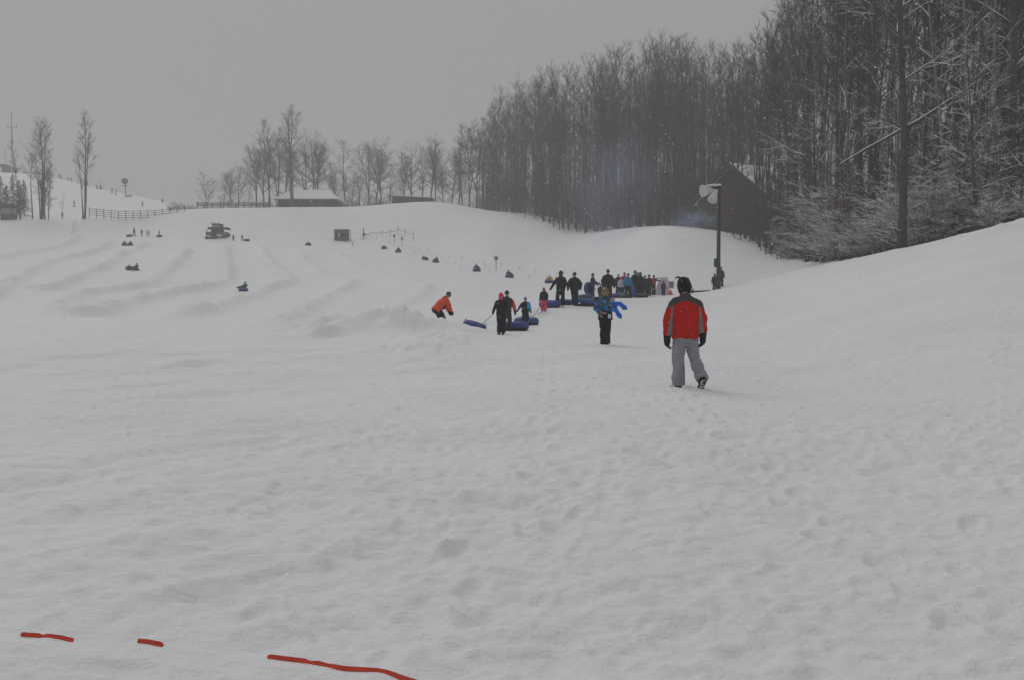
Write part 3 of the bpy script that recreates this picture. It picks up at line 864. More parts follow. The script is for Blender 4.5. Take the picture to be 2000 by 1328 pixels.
# a fallen stem leaning through the wood, snow along its back
def wp(px, py, d):
    dx, dy, dz = ray(px, py); return Vector((dx / dy * d, d, EYE + dz / dy * d))
mb = MB()
fp = [wp(1640, 322, 66), wp(1690, 293, 65.2), wp(1800, 233, 64), wp(1900, 168, 62.8), wp(2005, 92, 61.6), wp(2090, 30, 60.5)]
mb.tube(fp, [.05, .09, .11, .10, .08, .06], 10, (0, 1, 0))
lean = mb.build('leaning_log', snowtop(mat('log_bark', (.07, .06, .052), .95, .3, 3), .1, .3, 2.0, .85), smooth=True)
tag(lean, 'long fallen tree stem leaning diagonally through the right hand wood, snow on its back', 'fallen tree')

# ---- the thin line of hazy trees on the plateau
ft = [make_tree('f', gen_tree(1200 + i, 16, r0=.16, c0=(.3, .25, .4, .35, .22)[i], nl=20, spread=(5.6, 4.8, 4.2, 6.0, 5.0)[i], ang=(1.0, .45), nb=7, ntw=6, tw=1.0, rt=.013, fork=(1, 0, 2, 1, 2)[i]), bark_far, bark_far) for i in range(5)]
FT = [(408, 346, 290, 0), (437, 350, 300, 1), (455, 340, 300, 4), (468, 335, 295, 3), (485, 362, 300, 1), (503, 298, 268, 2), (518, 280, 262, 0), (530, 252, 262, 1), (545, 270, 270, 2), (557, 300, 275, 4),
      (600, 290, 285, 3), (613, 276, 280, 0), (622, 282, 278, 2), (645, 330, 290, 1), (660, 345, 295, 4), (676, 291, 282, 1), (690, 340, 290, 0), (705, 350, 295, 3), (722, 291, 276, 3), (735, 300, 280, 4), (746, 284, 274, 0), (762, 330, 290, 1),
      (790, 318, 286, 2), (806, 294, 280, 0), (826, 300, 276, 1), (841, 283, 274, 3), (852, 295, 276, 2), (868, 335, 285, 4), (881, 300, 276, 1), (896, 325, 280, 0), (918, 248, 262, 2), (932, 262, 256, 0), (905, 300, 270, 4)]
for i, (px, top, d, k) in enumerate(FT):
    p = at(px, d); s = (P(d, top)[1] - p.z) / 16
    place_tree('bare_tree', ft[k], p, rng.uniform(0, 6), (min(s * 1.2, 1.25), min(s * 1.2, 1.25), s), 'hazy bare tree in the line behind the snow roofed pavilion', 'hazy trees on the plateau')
# undergrowth along that line
paths = []
for i in range(900):
    px = rw.choice([rw.uniform(330, 545), rw.uniform(545, 760), rw.uniform(640, 960), rw.uniform(640, 960)]); d = rw.uniform(285, 330)
    x = (px - 1000) / F * d; z = gz(x, d)
    h_ = rw.uniform(2, 6) * (.55 if px < 500 else 1)
    st = branch_path(rw, (x, d, z - .3), (rw.normal(0, .2), 0, 1), h_, 4, .08, .03)
    paths.append((st, np.linspace(.06, .02, 4), 3))
    for q in range(9):
        p, dd_ = along(st, rw.uniform(.2, 1))
        paths.append((branch_path(rw, p, side_dir(rw, dd_, .7), rw.uniform(.6, 1.8), 3, .1, .06), np.array([.03, .024, .012]), 3))
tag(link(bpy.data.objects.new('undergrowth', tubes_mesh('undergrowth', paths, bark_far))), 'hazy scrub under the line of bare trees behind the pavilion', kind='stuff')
LT = [(572, 221, 249, gen_tree(1301, 21, r0=.26, c0=.36, nl=22, spread=5.2, ang=(.95, .45), nb=7, ntw=6, rt=.016, fork=1), 'tallest bare tree, in front of the snow roofed pavilion'),
      (575, 300, 250, gen_tree(1302, 12, r0=.12, c0=.3, nl=16, spread=2.2, nb=6, ntw=5, rt=.016), 'slim bare tree just right of the tallest one, in front of the pavilion'),
      (527, 262, 252, gen_tree(1303, 17, r0=.15, c0=.4, nl=18, spread=2.6, nb=6, ntw=5, rt=.016), 'bare tree left of the pavilion beside the dark rail fence'),
      (86, 238, 232, gen_tree(1304, 21, r0=.22, c0=.5, nl=20, spread=4.6, ang=(.95, .5), nb=7, ntw=5, rt=.016, fork=1), 'tall bare tree with a spreading crown left of the double trunked one'),
      (68, 300, 233, gen_tree(1305, 14, r0=.13, c0=.55, nl=15, spread=2.2, nb=6, ntw=5, rt=.015), 'slim bare tree second from the dark booth at the left'),
      (45, 282, 233, gen_tree(1306, 15, r0=.1, c0=.5, nl=13, spread=2.2, nb=5, ntw=4, rt=.014), 'thin bare tree rising through the small spruce beside the booth'),
      (92, 330, 232, gen_tree(1307, 10, r0=.18, c0=.2, nl=18, spread=2.4, nb=6, ntw=5, rt=.014, fork=2), 'short thick stemmed bare tree touching the tall one at the left'),
      (99, 322, 231, gen_tree(1308, 11, r0=.09, c0=.15, nl=18, spread=2.4, nb=6, ntw=5, rt=.014), 'bushy thin tree right of the thick stem at the left'),
      (126, 382, 232, gen_tree(1309, 4.5, r0=.07, c0=.06, nl=14, spread=1.6, nb=5, ntw=4, rt=.012, fork=3), 'low bare shrub between the left trees and the double trunked tree'),
      (169, 232, 229, gen_tree(1310, 21, r0=.2, c0=.45, nl=20, spread=3.6, ang=(.8, .35), nb=7, ntw=6, rt=.016, fork=0), 'tall double trunked bare tree at the left end of the rail fence')]
for i, (px, top, d, spec, l) in enumerate(LT):
    if 'double' in l:
        r = np.random.default_rng(3)
        tr2 = branch_path(r, (.12, 0, -.3), (.055, 0, 1), 20, 10, .012, .02)
        tr3 = branch_path(r, (-.3, 0, -.3), (-.02, 0, 1), 14, 10, .012, .02)
        for tr_, rr_ in ((tr2, .17), (tr3, .13)):
            spec[0].append((tr_, rr_ * (1 - np.linspace(0, 1, 10)) ** .8 + .02, 6))
            for q in range(16):
                p, dd_ = along(tr_, r.uniform(.45, 1)); lp = branch_path(r, p, side_dir(r, dd_, .6), r.uniform(1.3, 3.2), 5, .1, .05)
                spec[1].append((lp, np.linspace(.04, .014, 5), 3))
                for q2 in range(7):
                    p3, d3 = along(lp, r.uniform(.2, 1)); spec[1].append((branch_path(r, p3, side_dir(r, d3, .6), r.uniform(.5, 1.2), 3, .1, .1), np.array([.016, .013, .008]), 3))
    p = at(px, d); h0 = max(float(q[0][:, 2].max()) for q in spec[0]); s = (P(d, top)[1] - p.z) / h0
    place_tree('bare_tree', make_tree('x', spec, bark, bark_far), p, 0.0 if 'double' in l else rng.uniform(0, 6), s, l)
# little spruces by the booth
needle = snowtop(mat('spruce_needle', (.020, .032, .024), .9, .4, 4), .75, .95, 1.5, .35)
def gen_spruce(seed, H):
    r = np.random.default_rng(seed); V_ = []; Q_ = []
    n = 170
    for i in range(n):
        s = (i + r.uniform(0, 1)) / n; z = H * (.12 + .88 * s); L = H * .26 * (1 - s) ** .85 * r.uniform(.7, 1.15) + .1; az = r.uniform(0, 6.28)
        o_ = np.array([math.cos(az), math.sin(az), 0]); t_ = np.array([-math.sin(az), math.cos(az), 0])
        p0 = np.array([0, 0, z])
        for k in range(8):
            q = (k + .5) / 8; c = p0 + o_ * L * q + np.array([0, 0, -.32 * L * q * q + .05 * L])
            for sg in (-1, 1):
                wd = L * .34 * (1.1 - q); e = c + t_ * sg * wd + o_ * wd * .7 + np.array([0, 0, r.uniform(-.14, .02)])
                kk_ = len(V_)
                V_ += [c - o_ * .06, e - o_ * .02, e + o_ * .07, c + o_ * .09 + np.array([0, 0, -.05])]
                Q_.append([kk_, kk_ + 1, kk_ + 2, kk_ + 3])
    tr = [(np.array([[0, 0, -.3], [0, 0, H * .5], [0, 0, H]]), np.array([.09, .06, .015]), 6)]
    return tubes_mesh('trunk', tr, bark_dark), np_mesh('crown', np.array(V_), np.array(Q_), needle)
for i, (px, base_y, top, d, l) in enumerate(((7, 405, 345, 255, 'small dark spruce nearest the left edge behind the booth'), (18, 415, 362, 245, 'small dark spruce right above the booth roof'), (31, 408, 340, 258, 'small dark spruce below the radio mast'),
                                   (43, 425, 352, 236, 'small dark spruce with a bare lower trunk right of the booth'), (52, 400, 352, 262, 'narrow dark spruce behind the one right of the booth'))):
    p = at(px, d); Ht = P(d, top)[1] - p.z
    sp_ = gen_spruce(40 + i, Ht)
    place_tree('spruce', sp_, p, rng.uniform(0, 6), 1.0, l, 'small spruces by the booth')
# ------------------------------------------------------------------ buildings, fences, posts
wood_dk = mat('dark_wood', (.075, .062, .055), .9, .3, 4)
wood_grey = mat('weathered_wood', (.13, .125, .12), .9, .3, 5)
wall_grey = mat('grey_siding', (.085, .087, .095), .85, .25, 2)
snow_cap = mat('settled_snow', (.83, .835, .85), .8, .05, 2, .4, 3)
metal_green = mat('dark_green_metal', (.022, .062, .05), .5, .2, 6, .15, 30, spec=.4)
metal_dk = mat('dark_metal', (.05, .052, .055), .6, .2, 5)
metal_grey = mat('grey_metal', (.2, .2, .205), .6, .2, 5)
glass_dk = mat('dark_glass', (.03, .035, .04), .2, .1, 3)
shell_white = mat('lamp_shell', (.72, .72, .73), .45, .08, 5)
red_tape = mat('faded_red_tape', (.75, .33, .31), .8, .2, 3)
orange_m = mat('orange_plastic', (.85, .16, .04), .6, .15, 6)

def frame(o, M):   # place a thing by loc + heading
    return o
# --- open pavilion with a snow covered hipped roof
def pavilion():
    px0, px1, d = 537, 663, 252
    p = at((px0 + px1) / 2, d)
    zg = P(d, 406)[1]
    o = thing('pavilion', 'low dark walled pavilion under a thick snow covered hipped roof', 'building', (p.x, p.y, min(zg, p.z)))
    k = d / F
    w_ = (px1 - px0) * k; ez = P(d, 388)[1] - o.location.z; rz_ = P(d, 367)[1] - o.location.z; D_ = 13.0
    m = MB()
    m.box((0, D_ / 2, ez / 2 - .2), (w_ - 1.6, D_ - 1.6, ez + .3))
    wl = m.build('wall', wall_grey, o)
    for i in range(7):
        x = -(w_ - .9) / 2 + i * (w_ - .9) / 6
        MB().box((x, .45, ez / 2 - .3), (.22, .22, ez + .58)).build('post', wood_dk, o)
    for x in (-3.4, -.6, 2.2, 4.6):
        f = MB().box((x, .76, ez * .55), (1.5, .12, .95)).build('window', metal_grey, o)
        MB().box((x, .68, ez * .55), (1.3, .05, .75)).build('pane', glass_dk, f)
    m = MB(); a, b_, rr_ = w_ / 2, D_, (640 - 563) * k / 2
    off = ((563 + 640) / 2 - 600) * k
    z1 = ez + (rz_ - ez) * .62
    ring0 = [(-a, -.2, ez), (a, -.2, ez), (a, b_ + .2, ez), (-a, b_ + .2, ez)]
    ring1 = [(-a + 1.9 + off * .5, 3.9, z1), (rr_ + off + .45, 3.9, z1), (rr_ + off + .45, b_ - 3.9, z1), (-a + 1.9 + off * .5, b_ - 3.9, z1)]
    ring2 = [(off - rr_, b_ / 2 - .5, rz_), (off + rr_, b_ / 2 - .5, rz_), (off + rr_, b_ / 2 + .5, rz_), (off - rr_, b_ / 2 + .5, rz_)]
    base_ = [(x, y, z - .22) for x, y, z in ring0]
    m.add(base_ + ring0 + ring1 + ring2, [(3, 2, 1, 0)] + [(i + 4 * q, (i + 1) % 4 + 4 * q, (i + 1) % 4 + 4 * (q + 1), i + 4 * (q + 1)) for q in range(3) for i in range(4)] + [(12, 13, 14, 15)])
    m.build('roof', snow_cap, o)
    MB().box((0, -.12, ez - .33), (w_ - .3, .16, .22)).build('fascia', wood_dk, o)
    return o
pavilion()
def deck():
    d = 253; k = d / F
    x0, x1 = (767 - 1000) * k, (846 - 1000) * k
    zb = P(d, 399)[1]
    o = thing('deck', 'raised dark boarded platform with snow along its top, on the mound right of the pavilion', 'platform', ((x0 + x1) / 2, d, zb))
    w_ = x1 - x0; zt = P(d, 383)[1] - zb; zt2 = P(d, 387)[1] - zb
    m = MB()
    for i in range(14):
        a0 = -w_ / 2 + i * w_ / 14; q = i / 13; h = zt * (1 - q) + zt2 * q
        m.box((a0 + w_ / 28, 0, (h - 1.2) / 2), (w_ / 14 - .03, .12, h + 1.2))
    m.build('boarding', wood_dk, o)
    m = MB(); m.poly([(-w_ / 2, -.1, zt), (w_ / 2, -.1, zt2), (w_ / 2, -.1, zt2 + .14), (-w_ / 2, -.1, zt + .14)], (0, 5, 0)); m.build('snow_cover', snow_cap, o)
    m = MB(); m.poly([(-w_ / 2, .1, -1), (w_ / 2, .1, -1), (w_ / 2, .1, zt2 - .02), (-w_ / 2, .1, zt - .02)], (0, 4.7, 0)); m.build('deck_frame', wood_dk, o)
    m = MB(); rx_ = (783 - 767) * k
    for z in (.25, .5, .75, 1.0, 1.25): m.box((-w_ / 2 + rx_ / 2, .3, zt + z), (rx_, .05, .05))
    for x in (0, rx_): m.box((-w_ / 2 + x, .3, zt + .66), (.09, .09, 1.32))
    m.build('railing', wood_grey, o)
    m = MB(); xr = (735 - 1000) * k - o.location.x
    zr = P(d, 403)[1] - zb
    for z in (.2, .5): m.tube([(xr, .2, zr + z - .2), (-w_ / 2, .2, zt * .35 + z)], .05, 5)
    for q in range(4):
        x = xr + (-w_ / 2 - xr) * q / 3; m.box((x, .2, zr + (zt * .35 - zr) * q / 3), (.09, .09, 1.1))
    m.build('ramp_rail', wood_dk, o)
deck()
# --- the house in the wood
def house():
    d = 151; k = d / F
    p = at(1427, d)
    o = thing('house', 'brown house with snow covered roof and chimney, half hidden in the wood', 'house', (p.x, p.y, p.z), R(-50))
    za = P(d, 324)[1] - p.z; W, L = 12.0, 8.0; ze = za - 4.4
    brown = mat('brown_siding', (.075, .048, .036), .9, .25, 3, .3, 10)
    m = MB()
    # gable faces -y; ridge runs along +y then a wing to the right
    m.poly([(-W / 2, 0, -1), (W / 2, 0, -1), (W / 2, 0, ze), (0, 0, za - .15), (-W / 2, 0, ze)], (0, L, 0))
    m.build('wall', brown, o)
    m = MB(); t_ = .38
    for s in (-1, 1):
        y0_, t_ = (-.3, .12) if s < 0 else (-.7, .38)
        m.poly([(s * .0, y0_, za), (s * (W / 2 + .8), y0_, ze - .75), (s * (W / 2 + .8), y0_, ze - .75 + t_), (s * .0, y0_, za + t_)], (0, L + 1.4, 0))
    rf = m.build('roof', snow_cap, o)
    for s in (-1, 1):
        m = MB(); m.poly([(0, -.95, za - .1), (s * (W / 2 + .85), -.95, ze - .85), (s * (W / 2 + .85), -.95, ze - .28), (0, -.95, za + .42)], (0, .22 if s > 0 else .6, 0)); m.build('fascia', wood_dk, rf)
    m = MB(); m.box((-2.1, 1.5, za - 1.9), (1.1, 1.0, 3.6)); ch = m.build('chimney', mat('brick', (.11, .06, .045), .9, .3, 8), rf)
    MB().box((-2.1, 1.5, za + 0.0), (1.2, 1.1, .22)).build('chimney_cap', snow_cap, ch)
    m = MB(); m.poly([(W / 2 + .003, 4.0, -1), (W / 2 + 7, 4.0, -1), (W / 2 + 7, 4.0, ze - 1), (W / 2 + .003, 4.0, ze - 1)], (0, 6, 0)); m.build('wing', brown, o)
    m = MB(); m.poly([(W / 2 - 1.5, 3.4, ze - .9), (W / 2 - 1.5, 7, ze + 1.5), (W / 2 - 1.5, 10.6, ze - .9), (W / 2 - 1.5, 7, ze + 1.1)], (9.2, 0, 0)); m.build('wing_roof', snow_cap, o)
    for x, z in ((-2.2, 1.6), (2.2, 1.6), (0, 4.4)):
        f = MB().box((x, -.04, z), (1.3, .1, 1.3)).build('window', wood_grey, o)
        MB().box((x, -.1, z), (1.1, .04, 1.1)).build('pane', glass_dk, f)
house()
# --- booth at the left edge
def booth(px0, px1, d, by, ty, label, name, style):
    k = d / F; p = at((px0 + px1) / 2, d)
    o = thing(name, label, 'booth' if style else 'shed', (p.x, p.y, p.z)); w_ = (px1 - px0) * k; h = P(d, ty)[1] - p.z
    if style:
        m = MB()
        for sx_ in (-1, 1):
            for sy_ in (0, 1): m.box((sx_ * (w_ / 2 - .3), .2 + sy_ * (w_ - .7), h * .43), (.16, .16, h * .9))
        m.box((0, w_ / 2 - .15, h * .19), (w_ - .44, w_ - .6, h * .42)); m.box((0, w_ / 2 - .15, h * .80), (w_ - .44, w_ - .6, h * .12))
        m.build('wall', wood_dk, o)
        MB().box((0, w_ / 2 - .15, h * .57), (w_ - .62, w_ - .8, h * .36)).build('window', mat('booth_glass', (.25, .255, .26), .3, .15, 2), o)
        m = MB(); m.poly([(-w_ / 2 - .2, -.3, h * .86), (w_ / 2 + .2, -.3, h * .86), (w_ / 2 - .05, -.3, h), (-w_ / 2 + .1, -.3, h)], (0, w_ + .5, 0)); rf = m.build('roof', wood_dk, o)
    else:
        m = MB(); m.box((0, w_ / 2, h / 2 - .1), (w_, w_, h + .2)); m.build('wall', wood_grey, o)
        m = MB(); m.box((-w_ * .18, -.03, h * .53), (w_ * .34, .08, h * .4)); f = m.build('window', wood_dk, o)
        MB().box((-w_ * .14, -.09, h * .53), (w_ * .09, .04, h * .34)).build('pane', shell_white, f)
        m = MB(); m.box((w_ * .24, -.03, h * .50), (w_ * .34, .08, h * .3)); f = m.build('window', wood_dk, o)
        MB().box((w_ * .24, -.09, h * .50), (w_ * .26, .04, h * .2)).build('pane', glass_dk, f)
        MB().box((0, w_ / 2, h + .06), (w_ + .12, w_ + .12, .12)).build('roof', wood_dk, o)
    return o
booth(3, 30, 231, 428, 399, 'small dark booth with a flat roof at the left edge, under the spruces', 'booth', True)
booth(654, 680, 206, 474, 450, 'square weathered shed with a white edged window at the top of the tow lane', 'shed', False)
# --- wooden rail fence
def rail_fence(name, label, pts, rails, d_fn, post_every=1, m=wood_grey, w_=.1):
    """pts: (px, top row, height in m)"""
    L = []
    for px, ty, hh, dd in pts:
        dx, dy, dz = ray(px, ty); L.append((Vector((dx / dy * dd, dd, EYE + dz / dy * dd)), hh))
    o = thing(name, label, 'fence', (L[0][0].x, L[0][0].y, gz(L[0][0].x, L[0][0].y)))
    b_ = o.location
    for v, hh in L:
        zg = gz(v.x, v.y)
        MB().box((v.x - b_.x, v.y - b_.y, (v.z + .08 + min(zg, v.z - hh)) / 2 - .1 - b_.z), (w_ * 1.3, w_ * 1.3, v.z + .08 - min(zg, v.z - hh) + .2)).build('post', m, o)
    for i in range(rails):
        mb_ = MB()
        for (a, ha), (c, hc) in zip(L[:-1], L[1:]):
            za = a.z - ha * (i + .15) / rails; zc = c.z - hc * (i + .15) / rails
            mb_.tube([(a.x - b_.x, a.y - .1 - b_.y, za - b_.z), (c.x - b_.x, c.y - .1 - b_.y, zc - b_.z)], (w_ * .6, w_ * .6), 4)
        mb_.build('rail', m, o)
    return o
fp_ = []
n = 14
for i in range(n):
    px = 174 + (360 - 174) * i / (n - 1)
    ty = float(np.interp(px, [174, 200, 232, 290, 325, 345, 360], [407, 410, 413, 412.5, 409, 405, 402]))
    fp_.append((px, ty, 1.7, float(np.interp(px, [174, 250, 360], [229, 224, 227]))))
rail_fence('rail_fence', 'long four rail wooden fence below the ski hill at the left', fp_, 4, None, w_=.085)
fp_ = [(362 + i * 17.5, 404.5 + i * .2, .55, 236.5) for i in range(10)]
rail_fence('rail_fence', 'low half buried wire fence along the plateau edge', fp_, 2, None, m=metal_grey, w_=.05)
fp_ = []
for i in range(10): fp_.append((385 + i * 15.2, 396.5 + (i % 3) * .4, .95, 258))
o = rail_fence('rail_fence', 'dark stacked rail fence in front of the hazy trees left of the pavilion', fp_, 3, None, m=wood_dk, w_=.16)
# --- pole with a cross arm, thin poles, red tape, signs
def pole(name, label, px, d, top, rad=.05, m=metal_dk, cat='pole', arm=None, group=None, lean=0.0):
    p = at(px, d); h = P(d, top)[1] - p.z
    o = thing(name, label, cat, p, 0, group)
    MB().tube([(0, 0, -.3), (lean, 0, h)], rad, 6).build('post', m, o)
    return o, h
def tape_pole(px, by, top, label, group='poles strung with faded red tape', reach=None):
    g = ghit(px, by); d = g.y
    o, h = pole('marker_pole', label, px, d, top, .055, red_tape if 'red pole' in label else metal_grey, 'pole', None, group)
    return o, h, d
TP = [(747, 462, 450, 'red pole leftmost of the taped poles above the tow lane'), (763, 461, 449, 'grey pole second from the left among the taped poles'),
      (778, 460, 443, 'tallest grey pole in the middle of the taped poles'), (792, 460, 448, 'grey pole right of the tallest taped pole'), (808, 469, 453, 'grey pole at the right end of the red tape')]
tops = []
for px, by, ty, l in TP:
    o, h, d = tape_pole(px, by, ty, l); tops.append(Vector((o.location.x, o.location.y, o.location.z + h * .72)))
mb = MB()
b0 = tops[0] + Vector((-2.4, 0, -.1))
for a, c in zip([b0] + tops[:-1], tops):
    pts = [a.lerp(c, q / 6) + Vector((0, 0, -.25 * math.sin(math.pi * q / 6))) for q in range(7)]
    mb.tube(pts, [(.015, .06)] * 7, 4, (0, 1, 0))
tp = mb.build('warning_tape', red_tape)
tag(tp, 'faded red warning tape strung between the poles above the tow lane', 'tape')
o, h = pole('cross_pole', 'dark pole with a short cross arm right of the square shed', 711, 208, 446, .08)
MB().box((.45, 0, h * .42), (1.7, .1, .12)).build('arm', metal_dk, o)
MB().ell((.15, -.05, h * .45), (.28, .15, .25)).build('box', metal_dk, o)
for s in (-1, 1): MB().tube([(s * .7, 0, -.2), (0, 0, h * .38)], .03, 4).build('brace', metal_dk, o)
pole('marker_pole', 'thin grey pole just right of the square shed', 686, 206, 450, .05, metal_grey)
pole('marker_pole', 'short dark stake in the snow below the square shed', 690, 199, 475.5, .07, metal_dk, 'stake')
for px, by, ty, m_, l in ((771, 479, 459, mat('grey_blue_sign', (.13, .14, .19), .7), 'small grey blue sign paddle on a pole beside the tow lane'), (786, 482, 464, mat('yellow_sign', (.42, .25, .06), .7), 'small orange yellow sign paddle on a pole beside the tow lane')):
    g = ghit(px, by); o, h = pole('sign', l, px, g.y, ty, .05, metal_grey, 'sign')
    MB().box((0, -.08, h - .25), (.36, .06, .55), bev=.02).build('panel', m_, o)
g = ghit(969, 529); o, h = pole('sign', 'grey paddle sign on a tall pole beside the middle of the tow lane', 969, g.y, 508, .05, metal_grey, 'sign')
m = MB(); m.tube([(-.0, 0, h - .12), (0, 0, h + .1), (0, 0, h + .42)], [(.10, .03), (.26, .04), (.30, .04)], 10); m.build('panel', metal_grey, o)
# short bamboo sticks along the tow lane
stick_m = mat('bamboo', (.26, .25, .235), .8, .2)
STK = [(736, 469), (719, 466), (727, 464), (758, 475), (803, 487), (811, 498), (820, 491), (837, 494), (853, 501), (872, 515), (876, 505), (887, 518), (901, 522), (900, 509), (924, 515), (949, 519), (958, 534), (978, 523), (1013, 526), (1045, 534), (1033, 545), (1086, 541), (1101, 538), (1118, 545)]
stk_mesh = None
for i, (px, py) in enumerate(STK):
    g = ghit(px, py)
    if stk_mesh is None:
        s0 = MB().tube([(0, 0, -.1), (.02, 0, .3), (0, 0, .62)], .028, 5)
        o = s0.build('marker_stick', stick_m); stk_mesh = o.data; o.location = g
    else:
        o = link(bpy.data.objects.new('marker_stick', stk_mesh)); o.location = g
    o.rotation_euler = (rng.uniform(-.2, .2), rng.uniform(.05, .75) if i % 4 else -.4, rng.uniform(0, 3)); o.scale = (1, 1, rng.uniform(.7, 1.25))
    tag(o, 'short thin marker stick standing askew beside the tow lane', 'stick', 'marker sticks along the tow lane')
for i, px in enumerate((143, 148)):
    o, h = pole('marker_pole', ('left', 'right')[i] + ' one of the two thin leaning stakes below the tall double tree', px, 212, 432.5, .04, metal_grey, 'stake', lean=.5)

# --- floodlight post
def lamp_post():
    d = 73.0; p = at(1402, d); h = P(d, 366)[1] - p.z; k = d / F
    o = thing('lamp_post', 'tall dark green lamp post with two snow covered floodlights', 'lamp post', p)
    MB().tube([(0, 0, -.4), (0, 0, h * .5), (0, 0, h)], [.15, .125, .10], 14).build('pole', metal_green, o, True)
    MB().tube([(0, 0, -.3), (0, 0, .12)], [.2, .19], 14).build('base', metal_green, o, True)
    MB().box((-5 * k, -.06, P(d, 514)[1] - p.z), (8 * k, .2, 17 * k), bev=.02).build('control_box', metal_green, o)
    m = MB(); m.tube([(-.1, 0, h - .12), (-.5, -.02, h - .05)], .05, 8); m.tube([(0, 0, h - .1), (0, 0, h + .12)], .13, 12); m.build('bracket', metal_green, o, True)
    def shell(L, r0, r1, M, name='floodlight'):
        prof = [(0, r0 * .5), (.04, r0), (.14, r0 * 1.05), (.34, r0 + (r1 - r0) * .30), (.6, r0 + (r1 - r0) * .66), (.85, r0 + (r1 - r0) * .92), (1.0, r1), (1.0, r1 * .93), (.8, r1 * .9), (.5, r1 * .7), (.15, r0 * .8)]
        vs = []; kk = 18; fs = []
        for (a, r_) in prof:
            for j in range(kk):
                an = 2 * math.pi * j / kk; vs.append(M @ Vector((a * L, r_ * math.cos(an), r_ * math.sin(an))))
        for i in range(len(prof) - 1):
            for j in range(kk): fs.append((i * kk + j, i * kk + (j + 1) % kk, (i + 1) * kk + (j + 1) % kk, (i + 1) * kk + j))
        fs.append(tuple(range(kk - 1, -1, -1)))
        m_ = MB(); m_.add(vs, fs); ob = m_.build(name, shell_white, o, True)
        m_ = MB(); vs = [M @ Vector((L * .93, r1 * .9 * math.cos(2 * math.pi * j / kk), r1 * .9 * math.sin(2 * math.pi * j / kk))) for j in range(kk)]
        vs2 = [M @ Vector((L * .95, r1 * .9 * math.cos(2 * math.pi * j / kk), r1 * .9 * math.sin(2 * math.pi * j / kk))) for j in range(kk)]
        m_.add(vs + vs2, [tuple(range(kk - 1, -1, -1)), tuple(range(kk, 2 * kk))] + [(j, (j + 1) % kk, kk + (j + 1) % kk, kk + j) for j in range(kk)])
        m_.build('lens', mat('lamp_lens', (.55, .55, .56), .3, .1), ob)
        return ob
    dirA = Vector((-1, -.35, -.12)).normalized(); dirB = Vector((-.42, -.45, -.85)).normalized()
    for dr, st, L, r1 in ((dirA, (-.36, -.05, h - .2), .86, .40), (dirB, (-.2, -.14, h - .2), .92, .32)):
        q = Vector((1, 0, 0)).rotation_difference(dr).to_matrix().to_4x4(); M = Matrix.Translation(Vector(st)) @ q
        shell(L, .13, r1, M)
    m = MB(); m.box((-.28, -.02, h - .05), (.5, .26, .26), rz=.2, bev=.05); m.ell((-.05, -.1, h - .3), (.14, .14, .2)); m.build('ballast', metal_green, o)
    m = MB(); m.ell((-.36, -.05, h + .10), (.34, .2, .10)); m.ell((0, 0, h + .13), (.17, .17, .09)); m.ell((-.7, -.16, h - .02 + .1), (.22, .16, .07)); m.build('snow_cover', snow_cap, o, True, remesh=.03, smit=3)
    MB().tube([(-34 * k, 0, P(d, 401)[1] - p.z), (-.1, 0, P(d, 398.5)[1] - p.z)], .018, 6).build('crossbar', metal_grey, o)
lamp_post()
# long barrier boom lying low behind the man
a = wp(1346, 571.5, 73); c = wp(1388, 568.5, 75)
b0 = thing('barrier_boom', 'long low dark barrier boom behind the man in red, left of the lamp post', 'barrier', (a.x, a.y, gz(a.x, a.y)))
MB().tube([(-.3, 0, a.z - b0.location.z), (c.x - a.x, c.y - a.y, c.z - b0.location.z)], [.07, .04], 8).build('boom', metal_dk, b0)
for q in (0.02, .16): MB().box(((c.x - a.x) * q, (c.y - a.y) * q, .0), (.1, .1, .7)).build('stand', metal_dk, b0)
# orange cone with a striped board above it, in front of a white arch
g = at(1309, 76)
o = thing('traffic_cone', 'small orange cone at the right end of the waiting crowd', 'cone', g)
MB().tube([(0, 0, .02), (0, 0, .3), (0, 0, .36)], [.17, .06, .04], 12).build('cone', orange_m, o, True); MB().box((0, 0, .02), (.42, .42, .05)).build('base', orange_m, o)
g = at(1309, 77.5)
o = thing('sign_board', 'black and white striped board above the orange cone', 'board', g)
for i in range(4): MB().box((.04 * (i % 2), 0, .86 - i * .12), (.46 - .06 * i, .05, .05)).build('slat', metal_dk, o)
MB().box((-.2, .03, .42), (.05, .05, .9)).build('stand', shell_white, o); MB().box((.02, .06, .68), (.5, .03, .5)).build('panel', shell_white, o)
g = at(1296, 77)
o = thing('snow_arch', 'white padded arch behind the purple suited child', 'arch', g)
pts = [(-.46, .1, -.1), (-.40, .1, .45), (-.24, .1, .85), (-.04, .1, 1.12), (.14, .1, 1.12), (.24, .1, .85), (.26, .1, .45), (.26, .1, -.1)]
MB().tube(pts, [(.08, .16)] * 8, 10, (0, 1, 0), dome=True).build('padding', mat('white_padding', (.62, .6, .63), .7, .08, 3), o, True, remesh=.04, smit=3)
MB().box((-.06, .14, .45), (.56, .06, 1.0), bev=.02).build('panel', mat('white_canvas', (.66, .65, .67), .8, .08, 3), o)
g = at(1283, 78)
o = thing('guide_rail', 'low grey guide rail between the waiting crowd and the white arch', 'rail', g)
MB().tube([(-.9, 0, 1.12), (.75, 0, 1.2)], .035, 6).build('rail', metal_grey, o)
for x in (-.8, .65): MB().tube([(x, 0, -.1), (x, 0, 1.14)], .03, 6).build('post', metal_grey, o)

